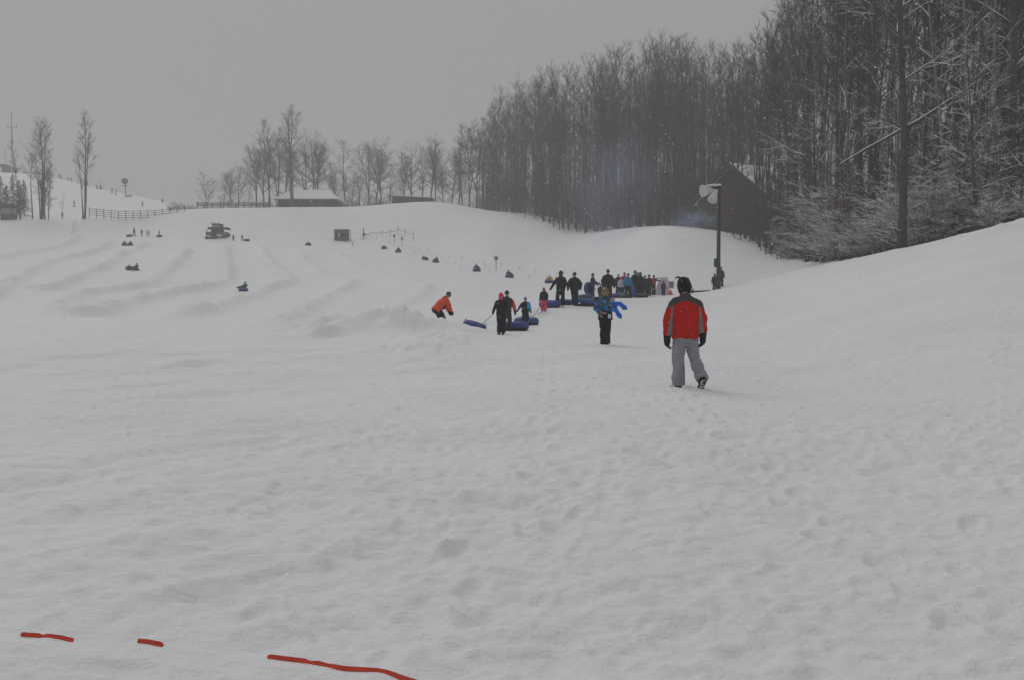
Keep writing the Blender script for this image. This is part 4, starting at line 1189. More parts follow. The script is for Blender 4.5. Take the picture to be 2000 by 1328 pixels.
# --- radio mast, hill top building, snow guns
o, h = pole('radio_mast', 'tall thin radio mast on top of the left hill', 31, 436, 220, .16, metal_dk, 'mast')
MB().box((.2, 0, h * .755), (3.6, .14, .14)).build('arm', metal_dk, o)
for x in (-1.6, 2.0): MB().box((x, 0, h * .77), (.16, .16, 1.4)).build('antenna', metal_dk, o)
MB().tube([(0, 0, h * .4), (.05, 0, h * .75)], .22, 6).build('lattice', metal_dk, o)
o, h = pole('radio_mast', 'short thin mast left of the tall radio mast', 18, 437, 290, .10, metal_grey, 'mast')
MB().box((0, 0, h * .62), (2.2, .12, .12)).build('arm', metal_grey, o)
p = at(8, 432)
o = thing('lift_station', 'dark lift station with a canopy on the left hill top', 'building', p)
k = 432 / F
MB().box((11 * k, 0, 1.5), (12 * k, 3, 3.2)).build('wall', wood_dk, o); MB().box((-3 * k, 0, P(432, 324)[1] - p.z), (32 * k, 5, .7)).build('canopy', metal_dk, o)
for x in (-14, -5): MB().box((x * k, 0, 1.4), (.3, .3, 3.4)).build('post', metal_dk, o)
p = at(35, 434)
o = thing('hut', 'small dark hut on the hill top right of the mast foot', 'hut', p)
MB().box((0, 0, .9), (1.6, 1.6, 2.2)).build('wall', wood_dk, o)
m = MB(); m.poly([(-1.0, -1, 1.9), (1.0, -1, 1.9), (0.1, -1, 2.9)], (0, 2, 0)); m.build('roof', metal_dk, o)
g = ghit(245, 385)
o = thing('snow_gun', 'fan snow gun on a post high on the left ski hill', 'snow gun', g); k = g.y / F
hh = 30 * k
MB().tube([(0, 0, -.3), (0, 0, hh - .6)], .16, 8).build('post', metal_dk, o)
MB().tube([(0, .6, hh), (0, -.7, hh)], [.85, 1.0], 16).build('fan_drum', metal_dk, o)
MB().box((0, 0, hh - 9 * k), (13 * k, .2, .25)).build('platform', metal_dk, o)
m = MB(); m.box((6 * k, 0, .3), (2.2, .5, .5)); m.build('base', metal_grey, o)
g = ghit(195, 370)
o = thing('snow_gun', 'slim lance snow gun on the ridge right of the double tree', 'snow gun', g); k = g.y / F
MB().tube([(0, 0, -.2), (0, 0, 12 * k), (-1 * k, 0, 18 * k), (-2.2 * k, 0, 19 * k)], [.12, .08, .06, .05], 6).build('lance', metal_grey, o)
MB().tube([(.4, 0, -.2), (.2, 0, 7 * k)], [.55, .2], 8).build('base', metal_dk, o)

# --- snow groomer parked at the top of the lanes
def groomer():
    g = ghit(426, 464); k = g.y / F
    green = mat('groomer_paint', (.07, .095, .085), .5, .2, 3); dk = mat('groomer_dark', (.06, .06, .062), .7, .2, 4)
    o = thing('snow_groomer', 'dark green snow groomer with side arms parked at the top of the tubing lanes', 'snow groomer', g, 0); s = k
    m = MB(); m.box((-1 * s, 0, 14 * s), (19 * s, 2.6, 10 * s), bev=.2); m.box((-1 * s, .2, 8 * s), (13 * s, 2.4, 4 * s)); m.build('body', dk, o)
    c = MB().box((-1 * s, .1, 21 * s), (19 * s, 2.0, 6 * s), bev=.22, top=.86).build('cab', green, o)
    MB().box((-1 * s, -.95, 20.6 * s), (14.5 * s, .1, 4 * s)).build('windscreen', mat('pale_glass', (.3, .36, .34), .25, .1), c)
    MB().box((-1 * s, .1, 24.8 * s), (20 * s, 2.2, 1.6 * s), bev=.1).build('roof', green, c)
    for x in (-8, -3, 3): MB().ell((x * s, -.9, 26.2 * s), (.16, .14, .15)).build('lamp', metal_grey, c)
    MB().tube([(-9 * s, -.3, 17 * s), (-19 * s, -.4, 17 * s)], .22, 8).build('arm', dk, o)
    MB().tube([(8 * s, -.3, 17.5 * s), (21 * s, -.4, 16 * s), (25 * s, -.4, 14.5 * s)], [.2, .26, .2], 8).build('arm', dk, o)
    for x, w2 in ((-13, 10), (13, 12)):
        m = MB(); m.box((x * s, .5, 6 * s), (w2 * s, 3.4, 8.5 * s), bev=.35); tr_ = m.build('track', dk, o)
        for q in (-1, 1):
            M_ = MB().tube([(x * s + q * w2 * .3 * s, -1.35, 6 * s), (x * s + q * w2 * .3 * s, -1.1, 6 * s)], .32, 10, (1, 0, 0)).build('wheel', metal_grey, tr_)
    MB().tube([(2 * s, -1.2, 10 * s), (5 * s, -1.5, 4.5 * s), (3 * s, -1.6, .4 * s)], .07, 6).build('strut', metal_grey, o)
    MB().box((2 * s, -1.8, .5 * s), (6 * s, .5, .25), bev=.05).build('foot_plate', dk, o)
groomer()

# --- orange webbing half buried in front
def webbing():
    m_ = mat('orange_red_webbing', (.62, .06, .025), .6, .15, 8, .2, 60)
    path = [((20, 1237), -1), ((46, 1241.5), 1), ((75, 1243), 1), ((83, 1243.7), .35), ((92, 1244.6), 1), ((120, 1247.5), 1), ((143, 1250.5), .5), ((160, 1251.5), -1), ((255, 1250.5), -1), ((269, 1251.5), 1), ((290, 1253.5), 1), ((312, 1257), 1), ((330, 1260), -1), ((510, 1277), -1),
            ((528, 1280.5), 1), ((560, 1285), 1), ((595, 1289.5), 1), ((606, 1291.5), .4), ((622, 1293.5), .9), ((640, 1297), .5), ((655, 1300), .85), ((672, 1304), 1), ((705, 1306.5), 1), ((735, 1308.5), 1), ((758, 1312), 1), ((785, 1320), 1), ((815, 1327.5), 1), ((850, 1333), 1), ((900, 1345), 1), ((960, 1372), -1)]
    C_ = []; A_ = []
    for (px, py), a in path: C_.append(hit(px, py + 3)); A_.append(a)
    # dense resample
    V_ = []; n_ = 0; W = .0098; T = .003
    pts = []
    for i in range(len(C_) - 1):
        L = (C_[i + 1] - C_[i]).length; nn = max(2, int(L / .015))
        for q in range(nn):
            t_ = q / nn; pts.append((C_[i].lerp(C_[i + 1], t_), A_[i] * (1 - t_) + A_[i + 1] * t_))
    vs = []; fs = []
    raw = [gz(p.x, p.y) for p, a in pts]
    for i, (p, a) in enumerate(pts):
        j0, j1 = max(0, i - 2), min(len(pts) - 1, i + 2)
        tg = (pts[j1][0] - pts[j0][0]); tg.z = 0; tg.normalize()
        sd_ = Vector((-tg.y, tg.x, 0)) * .55 + Vector((0, 0, .83)); nrm = tg.cross(sd_)
        n_ = .10 * float(vnoise(np.array(p.x / .03), np.array(p.y / .03), 9))
        zc = gz(p.x, p.y) + (.012 if a > 0 else -.05 + .0) * (a if a > 0 else 1) + n_ * .02
        if a > 0: zc = .35 * gz(p.x, p.y) + .65 * sum(gz(p.x + e * .06, p.y) for e in (-3, -2, -1, 1, 2, 3)) / 6 - .006 + .022 * a
        w0, w1 = max(0, i - 11), min(len(pts), i + 12)
        zc = .7 * sum(raw[w0:w1]) / (w1 - w0) + .3 * raw[i] - .001 + .010 * a
        c_ = Vector((p.x, p.y, zc))
        for u, v in ((-1, -1), (1, -1), (1, 1), (-1, 1)): vs.append(c_ + sd_ * W * u + nrm * T * v)
    o = thing('webbing', 'orange red webbing strap half buried across the snow at the bottom left', 'strap')
    run = []
    for i in range(len(pts) + 1):
        if i < len(pts) and pts[i][1] >= .3: run.append(i)
        elif run:
            vv = []; ff = []
            for n_, q in enumerate(run):
                vv += vs[q * 4:q * 4 + 4]
                if n_: ff += [((n_ - 1) * 4 + j, (n_ - 1) * 4 + (j + 1) % 4, n_ * 4 + (j + 1) % 4, n_ * 4 + j) for j in range(4)]
            ff += [(3, 2, 1, 0), tuple(range(len(vv) - 4, len(vv)))]
            mesh_obj('strip', vv, ff, m_, o, smooth=False)
            run = []
webbing()

# --- smoke drifting in front of the wood
def smoke(name, c, r_, dens, col, label, nscale):
    m_ = bpy.data.materials.new(name); m_.use_nodes = True; t = m_.node_tree; t.nodes.clear()
    pv = N(t, 'ShaderNodeVolumePrincipled'); pv.inputs['Color'].default_value = (*col, 1); pv.inputs['Anisotropy'].default_value = 0
    tcn = N(t, 'ShaderNodeTexCoord'); ns = N(t, 'ShaderNodeTexNoise'); ns.inputs['Scale'].default_value = nscale; ns.inputs['Detail'].default_value = 3
    ln = N(t, 'ShaderNodeVectorMath', operation='LENGTH'); t.links.new(tcn.outputs['Object'], ln.inputs[0]); t.links.new(tcn.outputs['Object'], ns.inputs['Vector'])
    r1_ = N(t, 'ShaderNodeMapRange'); r1_.inputs['From Min'].default_value = 1.0; r1_.inputs['From Max'].default_value = .15; t.links.new(ln.outputs['Value'], r1_.inputs['Value'])
    r2_ = N(t, 'ShaderNodeMapRange'); r2_.inputs['From Min'].default_value = .42; r2_.inputs['From Max'].default_value = .72; t.links.new(ns.outputs['Fac'], r2_.inputs['Value'])
    mu = N(t, 'ShaderNodeMath', operation='MULTIPLY'); t.links.new(r1_.outputs[0], mu.inputs[0]); t.links.new(r2_.outputs[0], mu.inputs[1])
    m2 = N(t, 'ShaderNodeMath', operation='MULTIPLY'); m2.inputs[1].default_value = dens; t.links.new(mu.outputs[0], m2.inputs[0]); t.links.new(m2.outputs[0], pv.inputs['Density'])
    oo = N(t, 'ShaderNodeOutputMaterial'); t.links.new(pv.outputs[0], oo.inputs['Volume'])
    o = MB().ell((0, 0, 0), (1, 1, 1), 20, 12).build(name, m_); o.location = c; o.scale = r_
    tag(o, label, kind='stuff')
smoke('smoke', wp(1195, 365, 158), (8, 5, 11), .13, (.52, .58, .86), 'faint blue smoke drifting up in front of the wood', 2.0)
smoke('smoke', wp(1352, 432, 136), (3.6, 2.5, 2.1), .6, (.50, .62, .92), 'low puff of blue smoke behind the mound left of the lamp post', 2.2)
# ------------------------------------------------------------------ people, built facing +y, right hand at +x
def cloth(name, col, var=.18, rough=.85): return mat(name, col, rough, var, 5, .9, 9)
fold_tex = bpy.data.textures.new('folds', 'CLOUDS'); fold_tex.noise_scale = .16; fold_tex.noise_depth = 2
def folds(ob, st):
    md = ob.modifiers.new('folds', 'DISPLACE'); md.texture = fold_tex; md.strength = st; md.mid_level = .5; md.texture_coords = 'LOCAL'
M_ = dict(skin=mat('skin', (.42, .24, .18), .6, .08, 8), hair_dk=mat('dark_hair', (.03, .022, .018), .8, .3, 20), hair_bl=mat('blonde_hair', (.34, .22, .10), .7, .35, 25),
          black=cloth('black_cloth', (.014, .014, .015)), charcoal=cloth('charcoal_cloth', (.035, .035, .038)), grey=cloth('grey_trouser_cloth', (.285, .28, .315)),
          navy=cloth('navy_cloth', (.03, .045, .10)), purple=cloth('purple_cloth', (.12, .035, .13)), dpurple=cloth('dark_purple_cloth', (.055, .045, .07)),
          teal=cloth('teal_cloth', (.012, .22, .34)), blue=cloth('bright_blue_cloth', (.02, .13, .62)), sky=cloth('sky_blue_cloth', (.03, .32, .62)), white=cloth('white_cloth', (.55, .54, .62)),
          pink=cloth('pink_cloth', (.68, .06, .13)), hotpink=cloth('hot_pink_cloth', (.72, .03, .12)), lilac=cloth('lilac_cloth', (.22, .14, .24)), orange=cloth('orange_cloth', (.72, .085, .022)),
          rust=cloth('rust_cloth', (.34, .06, .025)), red=cloth('red_cloth', (.38, .03, .03)), yellow=cloth('yellow_cloth', (.60, .30, .07)), green=cloth('green_cloth', (.02, .10, .05)), dgreen=cloth('dark_green_cloth', (.025, .035, .028)),
          brown=cloth('brown_boot', (.09, .04, .025)), goggle=mat('goggle', (.02, .02, .022), .25, .1), silver=cloth('silver_grey_cloth', (.26, .27, .28)), tagw=mat('white_tag', (.72, .72, .72), .6, .05))

def jacket_panels():
    """red jacket: charcoal yoke over the shoulders, light grey side panels, red collar"""
    m = cloth('red_jacket_cloth', (.48, .013, .007)); m.name = 'red_grey_jacket'
    t = m.node_tree; b = t.nodes['Principled BSDF']; src = b.inputs['Base Color'].links[0].from_socket
    tcn = N(t, 'ShaderNodeTexCoord'); s = N(t, 'ShaderNodeSeparateXYZ'); t.links.new(tcn.outputs['Object'], s.inputs[0])
    def mth(op, a, b_=None):
        n = N(t, 'ShaderNodeMath', operation=op)
        for i, v in enumerate((a, b_)):
            if v is None: continue
            if isinstance(v, (int, float)): n.inputs[i].default_value = v
            else: t.links.new(v, n.inputs[i])
        return n.outputs[0]
    X, Z = s.outputs['X'], s.outputs['Z']
    ax = mth('ABSOLUTE', X)
    zb = mth('SUBTRACT', 1.385, mth('MULTIPLY', mth('POWER', ax, 1.6), .95))   # lower edge of the yoke
    yoke = mth('MULTIPLY', mth('GREATER_THAN', Z, zb), mth('LESS_THAN', Z, 1.495))
    lo = mth('ADD', .205, mth('MULTIPLY', mth('SUBTRACT', 1.3, Z), .02))
    hi = mth('ADD', .225, mth('MULTIPLY', mth('SUBTRACT', 1.3, Z), .165))
    pan = mth('MULTIPLY', mth('MULTIPLY', mth('GREATER_THAN', ax, lo), mth('LESS_THAN', ax, hi)), mth('LESS_THAN', Z, zb))
    for msk, col in ((yoke, (.062, .062, .066)), (pan, (.20, .205, .21))):
        mx = N(t, 'ShaderNodeMix', data_type='RGBA'); t.links.new(msk, mx.inputs[0]); t.links.new(src, mx.inputs[6]); mx.inputs[7].default_value = (*col, 1)
        src = mx.outputs[2]
    t.links.new(src, b.inputs['Base Color'])
    return m
M_['manjacket'] = jacket_panels()
def patterned(name, c1, c2, sc):
    m = cloth(name, c1); t = m.node_tree; b = t.nodes['Principled BSDF']; src = b.inputs['Base Color'].links[0].from_socket
    v = N(t, 'ShaderNodeTexVoronoi'); v.inputs['Scale'].default_value = sc
    tcn = N(t, 'ShaderNodeTexCoord'); t.links.new(tcn.outputs['Object'], v.inputs['Vector'])
    cr = N(t, 'ShaderNodeValToRGB'); cr.color_ramp.interpolation = 'CONSTANT'
    e = cr.color_ramp.elements; e[0].position = 0; e[0].color = (0, 0, 0, 1); e[1].position = .42; e[1].color = (1, 1, 1, 1)
    sp_ = N(t, 'ShaderNodeSeparateColor'); t.links.new(v.outputs['Color'], sp_.inputs[0]); t.links.new(sp_.outputs[0], cr.inputs[0])
    mx = N(t, 'ShaderNodeMix', data_type='RGBA'); t.links.new(cr.outputs[0], mx.inputs[0]); t.links.new(src, mx.inputs[6]); mx.inputs[7].default_value = (*c2, 1)
    t.links.new(mx.outputs[2], b.inputs['Base Color']); return m
M_['bluepat'] = patterned('blue_patterned_cloth', (.03, .20, .58), (.04, .08, .06), 11)
M_['beret'] = patterned('patterned_hat', (.30, .21, .11), (.16, .12, .06), 30)

BASE = dict(head=(0, .02, 1.615), neck=(0, 0, 1.46), chest=(0, 0, 1.28), pelvis=(0, 0, .95),
            shL=(-.175, 0, 1.375), elL=(-.27, -.03, 1.14), wrL=(-.27, .05, .90), shR=(.175, 0, 1.375), elR=(.27, -.03, 1.14), wrR=(.27, .05, .90),
            hiL=(-.095, 0, .90), knL=(-.115, .02, .50), anL=(-.12, 0, .09), hiR=(.095, 0, .90), knR=(.115, .02, .50), anR=(.12, 0, .09))
def pose(**k):
    d = {a: Vector(b) for a, b in BASE.items()}
    for a, b in k.items(): d[a] = Vector(b)
    return d
def lp(a, b, t): return a * (1 - t) + b * t

def glove_mesh(mb, wr, el, side, s=1.0, curl=.5, fingers=True, toward=None, fat=1.0):
    """palm, five separate fingers of unequal length bent at the knuckles, thumb from the side of the palm"""
    ax = (wr - el).normalized() if toward is None else Vector(toward).normalized()
    fw = Vector((0, 1, 0)) if abs(ax.y) < .9 else Vector((0, 0, 1))
    fw = (fw - ax * fw.dot(ax)).normalized(); sd_ = ax.cross(fw) * side
    inn = -sd_ if True else sd_
    palm = wr + ax * .05 * s
    mb.tube([wr - ax * .03 * s, wr, palm, wr + ax * .095 * s], [(.040 * s, .036 * s * fat), (.042 * s, .034 * s * fat), (.050 * s, .030 * s * fat), (.048 * s, .026 * s * fat)], 10, tuple(fw), dome=True)
    if fingers:
        for i, (o_, L) in enumerate(((.034, .075), (.012, .085), (-.011, .08), (-.033, .062))):
            b0 = wr + ax * .095 * s + fw * o_ * s
            b1 = b0 + (ax * .9 + inn * .35 * curl) .normalized() * L * .5 * s
            b2 = b1 + (ax * .5 + inn * .9 * curl).normalized() * L * .5 * s
            mb.tube([b0 - ax * .02 * s, b1, b2], [.0125 * s * fat, .012 * s * fat, .010 * s * fat], 7, tuple(fw), dome=True)
        t0 = wr + ax * .03 * s + fw * .03 * s; t1 = t0 + (fw * .8 + ax * .6).normalized() * .04 * s; t2 = t1 + (fw * .15 + ax + inn * .3 * curl).normalized() * .035 * s
        mb.tube([t0, t1, t2], [.016 * s, .014 * s, .011 * s], 7, tuple(ax), dome=True)
    return mb

def person(label, loc, rz, h, jacket, trousers, hat=None, P_=None, boots='black', gloves='black', vox=.02, bulk=1.0, group=None,
           face=False, hair=None, hood=False, pom=False, long_coat=0.0, scarf=None, hat_style='beanie', jm=None, tag_on=None, sub=None, goggles=None, hand_skin=False, scale=None, base_z=0.0, legs=True, fingers=None, hemt=.965):
    """Empty > body (one continuous surface), jacket, trousers, boots, gloves, hat, hair"""
    p = P_ or pose()
    o = thing('person', label, 'person', loc, rz, group)
    s = h / 1.78; o.scale = (s, s, s)
    if fingers is None: fingers = vox <= .02
    pel, ch, nk, hd = p['pelvis'], p['chest'], p['neck'], p['head']
    up = (nk - pel).normalized(); side = (p['shR'] - p['shL']); side = tuple(side.normalized() if side.length > .05 else Vector((1, 0, 0)))
    B = bulk
    hup = (hd - nk).normalized()
    # body: continuous from head to feet
    m = MB()
    hq = Vector((0, 0, 1)).rotation_difference(hup).to_matrix()
    m.ell(hd, (.084, .102, .124), 14, 10, hq)
    m.ell(hd + hup * -.055 + hq @ Vector((0, .03, 0)), (.058, .068, .065), 12, 8, hq)       # jaw
    fy = hq @ Vector((0, 1, 0)); fx = hq @ Vector((1, 0, 0))
    m.ell(hd + fy * .104 - hup * .012, (.016, .022, .026), 8, 6, hq)                        # nose
    for e in (-1, 1): m.ell(hd + fx * .08 * e - hup * .01, (.014, .024, .034), 8, 6, hq)    # ears
    m.tube([hd - hup * .1, nk, lp(nk, ch, .3)], [.055, .06, .075], 10, side)
    m.tube([lp(nk, ch, .15), lp(nk, ch, .6), ch, lp(ch, pel, .55), pel, pel - up * .08], [(.11, .08), (.16, .1), (.15, .1), (.13, .09), (.15, .1), (.1, .08)], 14, side, dome=True)
    for q in 'LR':
        m.tube([p['sh' + q], lp(p['sh' + q], p['el' + q], .5), p['el' + q], lp(p['el' + q], p['wr' + q], .4), p['wr' + q]], [.055, .05, .04, .04, .028], 10, side, dome=True)
        m.tube([p['hi' + q], lp(p['hi' + q], p['kn' + q], .5), p['kn' + q], lp(p['kn' + q], p['an' + q], .35), p['an' + q]], [.085, .075, .055, .055, .038], 10, side, dome=True)
    m.build('body', M_['skin'], o, True, remesh=max(vox, .014), smit=2)
    if face:
        for e in (-1, 1): MB().ell(hd + fx * .031 * e + fy * .086 + hup * .012, (.012, .01, .008), 8, 6, hq).build('eye', M_['hair_dk'], o, True)
        MB().ell(hd + fy * .094 - hup * .052, (.024, .01, .007), 8, 6, hq).build('mouth', mat('lips', (.34, .10, .09), .5, .05), o, True)
    # jacket
    jmat = jm or M_[jacket]
    m = MB()
    hem = pel - up * (.12 + long_coat)
    m.tube([hem, pel, lp(pel, ch, .5), ch, lp(ch, nk, .45), lp(ch, nk, .78), nk + up * .015, nk + up * .055],
           [(.205 * B, .155 * B), (.205 * B, .155 * B), (.200 * B, .150 * B), (.212 * B, .150 * B), (.195 * B, .135), (.150 * B, .118), (.100, .095), (.086, .088)], 18, side)
    for q in 'LR':
        m.tube([lp(p['sh' + q], ch, .22), p['sh' + q], lp(p['sh' + q], p['el' + q], .5), p['el' + q], lp(p['el' + q], p['wr' + q], .5), lp(p['el' + q], p['wr' + q], .93)],
               [.07 * B, .078 * B, .080 * B, .076 * B, .069 * B, .057 * B], 12, side, dome=False)
        m.ell(p['sh' + q] - up * .012, .078 * B, 12, 8); m.tube([nk - up * .03, lp(nk, p['sh' + q], .55) - up * .01, p['sh' + q]], [.075, .078, .074 * B], 10, side)
    if hood:
        m.ell(hd + hup * .01 - fy * .015, (.115, .125, .15), 14, 10, hq); m.tube([nk, hd - hup * .08], [.09, .10], 12, side)
    jk = m.build('jacket', jmat, o, True, remesh=vox, smit=4)
    if vox <= .03: folds(jk, .055)
    if hood and face is False and hat is None: pass
    # trousers
    if legs:
        m = MB()
        m.ell(pel - up * .06, (.19 * min(B, 1.15), .145 * min(B, 1.15), .15), 14, 9)
        for q in 'LR':
            hi, kn, an = p['hi' + q], p['kn' + q], p['an' + q]; hm = lp(kn, an, hemt)
            m.tube([hi + (pel - hi) * .2, hi, lp(hi, kn, .5), kn, lp(kn, an, .5), hm], [.108 * B, .108 * B, .098 * B, .088 * B, .088 * B, .098 * B], 14, side)
            m.ell(kn, .086 * B, 10, 8)
        tz = m.build('trousers', M_[trousers], o, True, remesh=vox, smit=4)
        if vox <= .03: folds(tz, .06)
        for q in 'LR':
            kn, an = p['kn' + q], p['an' + q]; sh = (an - kn).normalized()
            tdir = p.get('to' + q)
            fwd = (tdir.normalized() if tdir is not None else Vector((0, 1, 0)) if abs(sh.y) < .8 else Vector((0, 0, 1)))
            fwd = (fwd - sh * fwd.dot(sh) * .9).normalized()
            m = MB(); heel = an + sh * .035 - fwd * .05; toe = an + sh * .045 + fwd * .16
            m.tube([heel, lp(heel, toe, .4), toe], [(.046, .05), (.05, .048), (.045, .032)], 10, side, dome=True)
            m.tube([an - sh * .10, an + sh * .03], [.062, .055], 10, side, dome=True)
            if sub == 'sole' and q == 'R':
                pass
            bt = m.build('boot', M_[boots], o, True, remesh=max(vox * .7, .01), smit=2)
            if sub == 'sole':
                mm = MB(); mm.tube([heel + sh * .048 - fwd * .02, lp(heel, toe, .45) + sh * .05, toe + sh * .036], [(.042, .012), (.046, .012), (.038, .012)], 10, side, dome=True)
                mm.build('sole', snowtop(mat('boot_sole', (.03, .03, .03), .8, .2), -2, -1.5, 26, .45), bt, True)
    for q, e in (('L', -1), ('R', 1)):
        if gloves or hand_skin:
            m = MB(); glove_mesh(m, p['wr' + q], p['el' + q], e, 1.05 if hand_skin else 1.22, .8, fingers, fat=1.0 if hand_skin else 1.55)
            m.build('hand' if hand_skin else 'glove', M_['skin'] if hand_skin else M_[gloves], o, True, remesh=(.0065 if vox <= .014 else .012) if fingers else vox * .8, smit=1)
    # headgear and hair
    if hair:
        m = MB(); m.ell(hd + hup * .025 - fy * .02, (.092, .105, .118), 14, 10, hq)
        if hair[1] > 0:
            for e in (-1, 0, 1): m.tube([hd + fx * .07 * e - fy * .04, hd + fx * .085 * e - fy * .03 - hup * hair[1] * .5, hd + fx * .08 * e - fy * .04 - hup * hair[1]], [.045, .042, .025], 8, side, dome=True)
        m.build('hair', M_[hair[0]], o, True, remesh=max(vox * .8, .011), smit=2)
    if hat:
        m = MB()
        if hat_style == 'beanie':
            m.tube([hd + hup * .03 - fy * .012, hd + hup * .05 - fy * .01, hd + hup * .095 - fy * .012, hd + hup * .128 - fy * .012], [(.102, .118), (.104, .120), (.086, .10), (.04, .05)], 16, tuple(fx), dome=True)
        elif hat_style == 'bulky':
            m.ell(hd + hup * .03 - fy * .01, (.115, .125, .135), 16, 10, hq)
            m.tube([hd - hup * .10 - fy * .02, hd + hup * .02 - fy * .01], [(.100, .108), (.115, .125)], 14, tuple(fx))
            r = random.Random(3)
            for q in range(26):
                a = r.uniform(0, 6.28); z = r.uniform(.02, .13)
                m.ell(hd + hup * z + fx * .095 * math.cos(a) * (1.1 - z * 4) + fy * .1 * math.sin(a) * (1.1 - z * 4), r.uniform(.022, .036), 8, 6)
            m.tube([hd + hup * .14 - fx * .03, hd + hup * .165 - fx * .10, hd + hup * .14 - fx * .135], [.02, .018, .012], 6, tuple(fx), dome=True)
        if pom: m.ell(hd + hup * .155, .034, 10, 8)
        ht_ = m.build('hat', M_[hat], o, True, remesh=max(min(vox, .016), .009), smit=2)
        if vox <= .015: folds(ht_, .035)
    if scarf:
        MB().tube([nk - up * .02, nk + up * .06], [(.105, .10), (.098, .10)], 14, side, dome=True).build('scarf', M_[scarf], o, True, remesh=max(vox * .7, .012), smit=2)
    if goggles:
        MB().ell(hd + fy * .085 + hup * .02, (.072, .03, .032), 12, 8, hq).build('goggles', M_['goggle'], o, True)
    if tag_on:
        for c in tag_on: MB().box(c[0], c[1], bev=.004).build('tag', M_['tagw'], o)
    return o
PI = math.pi

# ---- the man in the red jacket, walking away
g = at(1338, 17.75)
man = person('man in red and grey ski jacket and grey trousers walking away from the camera', g, 0.0, 1.80, None, 'grey', hat='black', vox=.0125, bulk=1.07, jm=M_['manjacket'], hat_style='bulky', sub='sole', hemt=1.05, hair=('hair_dk', .05),
   P_=pose(head=(-.012, .03, 1.61), neck=(-.005, .0, 1.45), chest=(-.01, 0, 1.22), pelvis=(0, 0, .90), shL=(-.20, 0, 1.345), shR=(.19, 0, 1.345),
           elL=(-.285, -.04, 1.08), wrL=(-.285, .0, .83), elR=(.28, -.03, 1.09), wrR=(.285, .01, .86),
           hiL=(-.09, 0, .88), knL=(-.10, .03, .50), anL=(-.095, .02, .07), hiR=(.09, 0, .88), knR=(.155, .06, .50), anR=(.235, -.20, .165), toR=(.0, .35, -1.0)))
# ---- the woman carrying a child
g = at(1182, 30.8)
woman = person('woman in black and blue with a patterned hat, walking towards us carrying a child', g, PI, 1.66, 'bluepat', 'black', hat='beret', vox=.014, bulk=1.0, face=True, hair=('hair_bl', .12), hand_skin=True, gloves=None,
   P_=pose(head=(0, .03, 1.62), elL=(-.30, .10, 1.16), wrL=(-.10, .30, 1.10), elR=(.30, .09, 1.12), wrR=(.12, .32, 1.02), knL=(-.07, .06, .5), anL=(-.045, .10, .10), knR=(.075, .03, .5), anR=(.06, -.06, .08)),
   tag_on=[((-.015, .19, 1.13), (.10, .015, .11)), ((-.11, .185, .90), (.09, .015, .13))])
m = MB(); m.tube([(0, .01, .78), (0, .01, .93), (0, .01, 1.08), (0, 0, 1.22)], [(.225, .17), (.215, .165), (.21, .16), (.205, .15)], 16); m.build('bib', M_['black'], woman, True, remesh=.014, smit=3)
m = MB(); m.tube([(-.23, -.02, 1.42), (-.16, .13, 1.32), (-.05, .17, 1.22)], [(.07, .05)] * 3, 8, dome=True); m.build('shawl', M_['silver'], woman, True, remesh=.014, smit=3)
gc = Vector((g.x, g.y - .36, g.z))
child = person('small dark haired child in bright blue snow trousers, carried sideways by the woman', gc, 0, 1.10, 'bluepat', 'blue', vox=.016, bulk=1.15, face=True, hair=('hair_dk', 0.0), boots='charcoal', gloves=None, hand_skin=True,
   P_={k_: Vector(v) / (1.10 / 1.78) for k_, v in dict(head=(-.275, -.02, 1.31), neck=(-.21, 0, 1.225), chest=(-.12, .01, 1.17), pelvis=(.08, .02, 1.12),
        shL=(-.225, -.06, 1.15), shR=(-.15, .02, 1.25), elL=(-.27, -.10, 1.0), wrL=(-.19, -.14, .88), elR=(-.02, -.10, 1.22), wrR=(.08, -.14, 1.16),
        hiL=(.14, 0, 1.08), knL=(.27, -.12, .98), anL=(.38, -.10, .82), hiR=(.16, .03, 1.16), knR=(.36, -.04, 1.19), anR=(.53, -.02, 1.06)).items()})

# ---- inner tubes
cover_m = mat('blue_tube_cover', (.022, .055, .24), .55, .25, 5, .3, 9)
cover_s = snowtop(mat('snow_dusted_tube_cover', (.03, .07, .25), .55, .25, 5), .75, .95, 5, .25)
cover_d = mat('dark_tube_cover', (.045, .05, .075), .6, .3, 5)
skirt_m = mat('black_tube_base', (.015, .015, .017), .7, .2, 4)
strap_m = mat('tube_strap', (.1, .1, .11), .8, .1)
def torus(mb, R_, r1, r2, k=32, m_=12, z0=0, zmin=-9, seat=False):
    vs = []
    for i in range(k):
        a = 2 * PI * i / k
        for j in range(m_):
            b_ = 2 * PI * j / m_
            z = max(zmin, r2 * math.sin(b_)); vs.append(((R_ + r1 * math.cos(b_)) * math.cos(a), (R_ + r1 * math.cos(b_)) * math.sin(a), z0 + z))
    fs = [(i * m_ + j, ((i + 1) % k) * m_ + j, ((i + 1) % k) * m_ + (j + 1) % m_, i * m_ + (j + 1) % m_) for i in range(k) for j in range(m_)]
    mb.add(vs, fs); return mb
def make_tube_thing(name, label, m_top, group='blue snow tubes'):
    o = thing(name, label, 'snow tube', (0, 0, 0), 0, group)
    c = torus(MB(), .36, .19, .17, z0=.20).build('cover', m_top, o, True)
    torus(MB(), .36, .178, .13, z0=.145).build('base', skirt_m, o, True)
    MB().tube([(0, 0, .07), (0, 0, .13)], [.24, .24], 20).build('seat', skirt_m, o)
    for a in (0, PI):
        x, y = .50 * math.cos(a), .50 * math.sin(a)
        MB().tube([(x, y - .13, .33), (x * 1.06, y - .06, .40), (x * 1.06, y + .06, .40), (x, y + .13, .33)], .014, 6, dome=True).build('handle', strap_m, o)
    return o
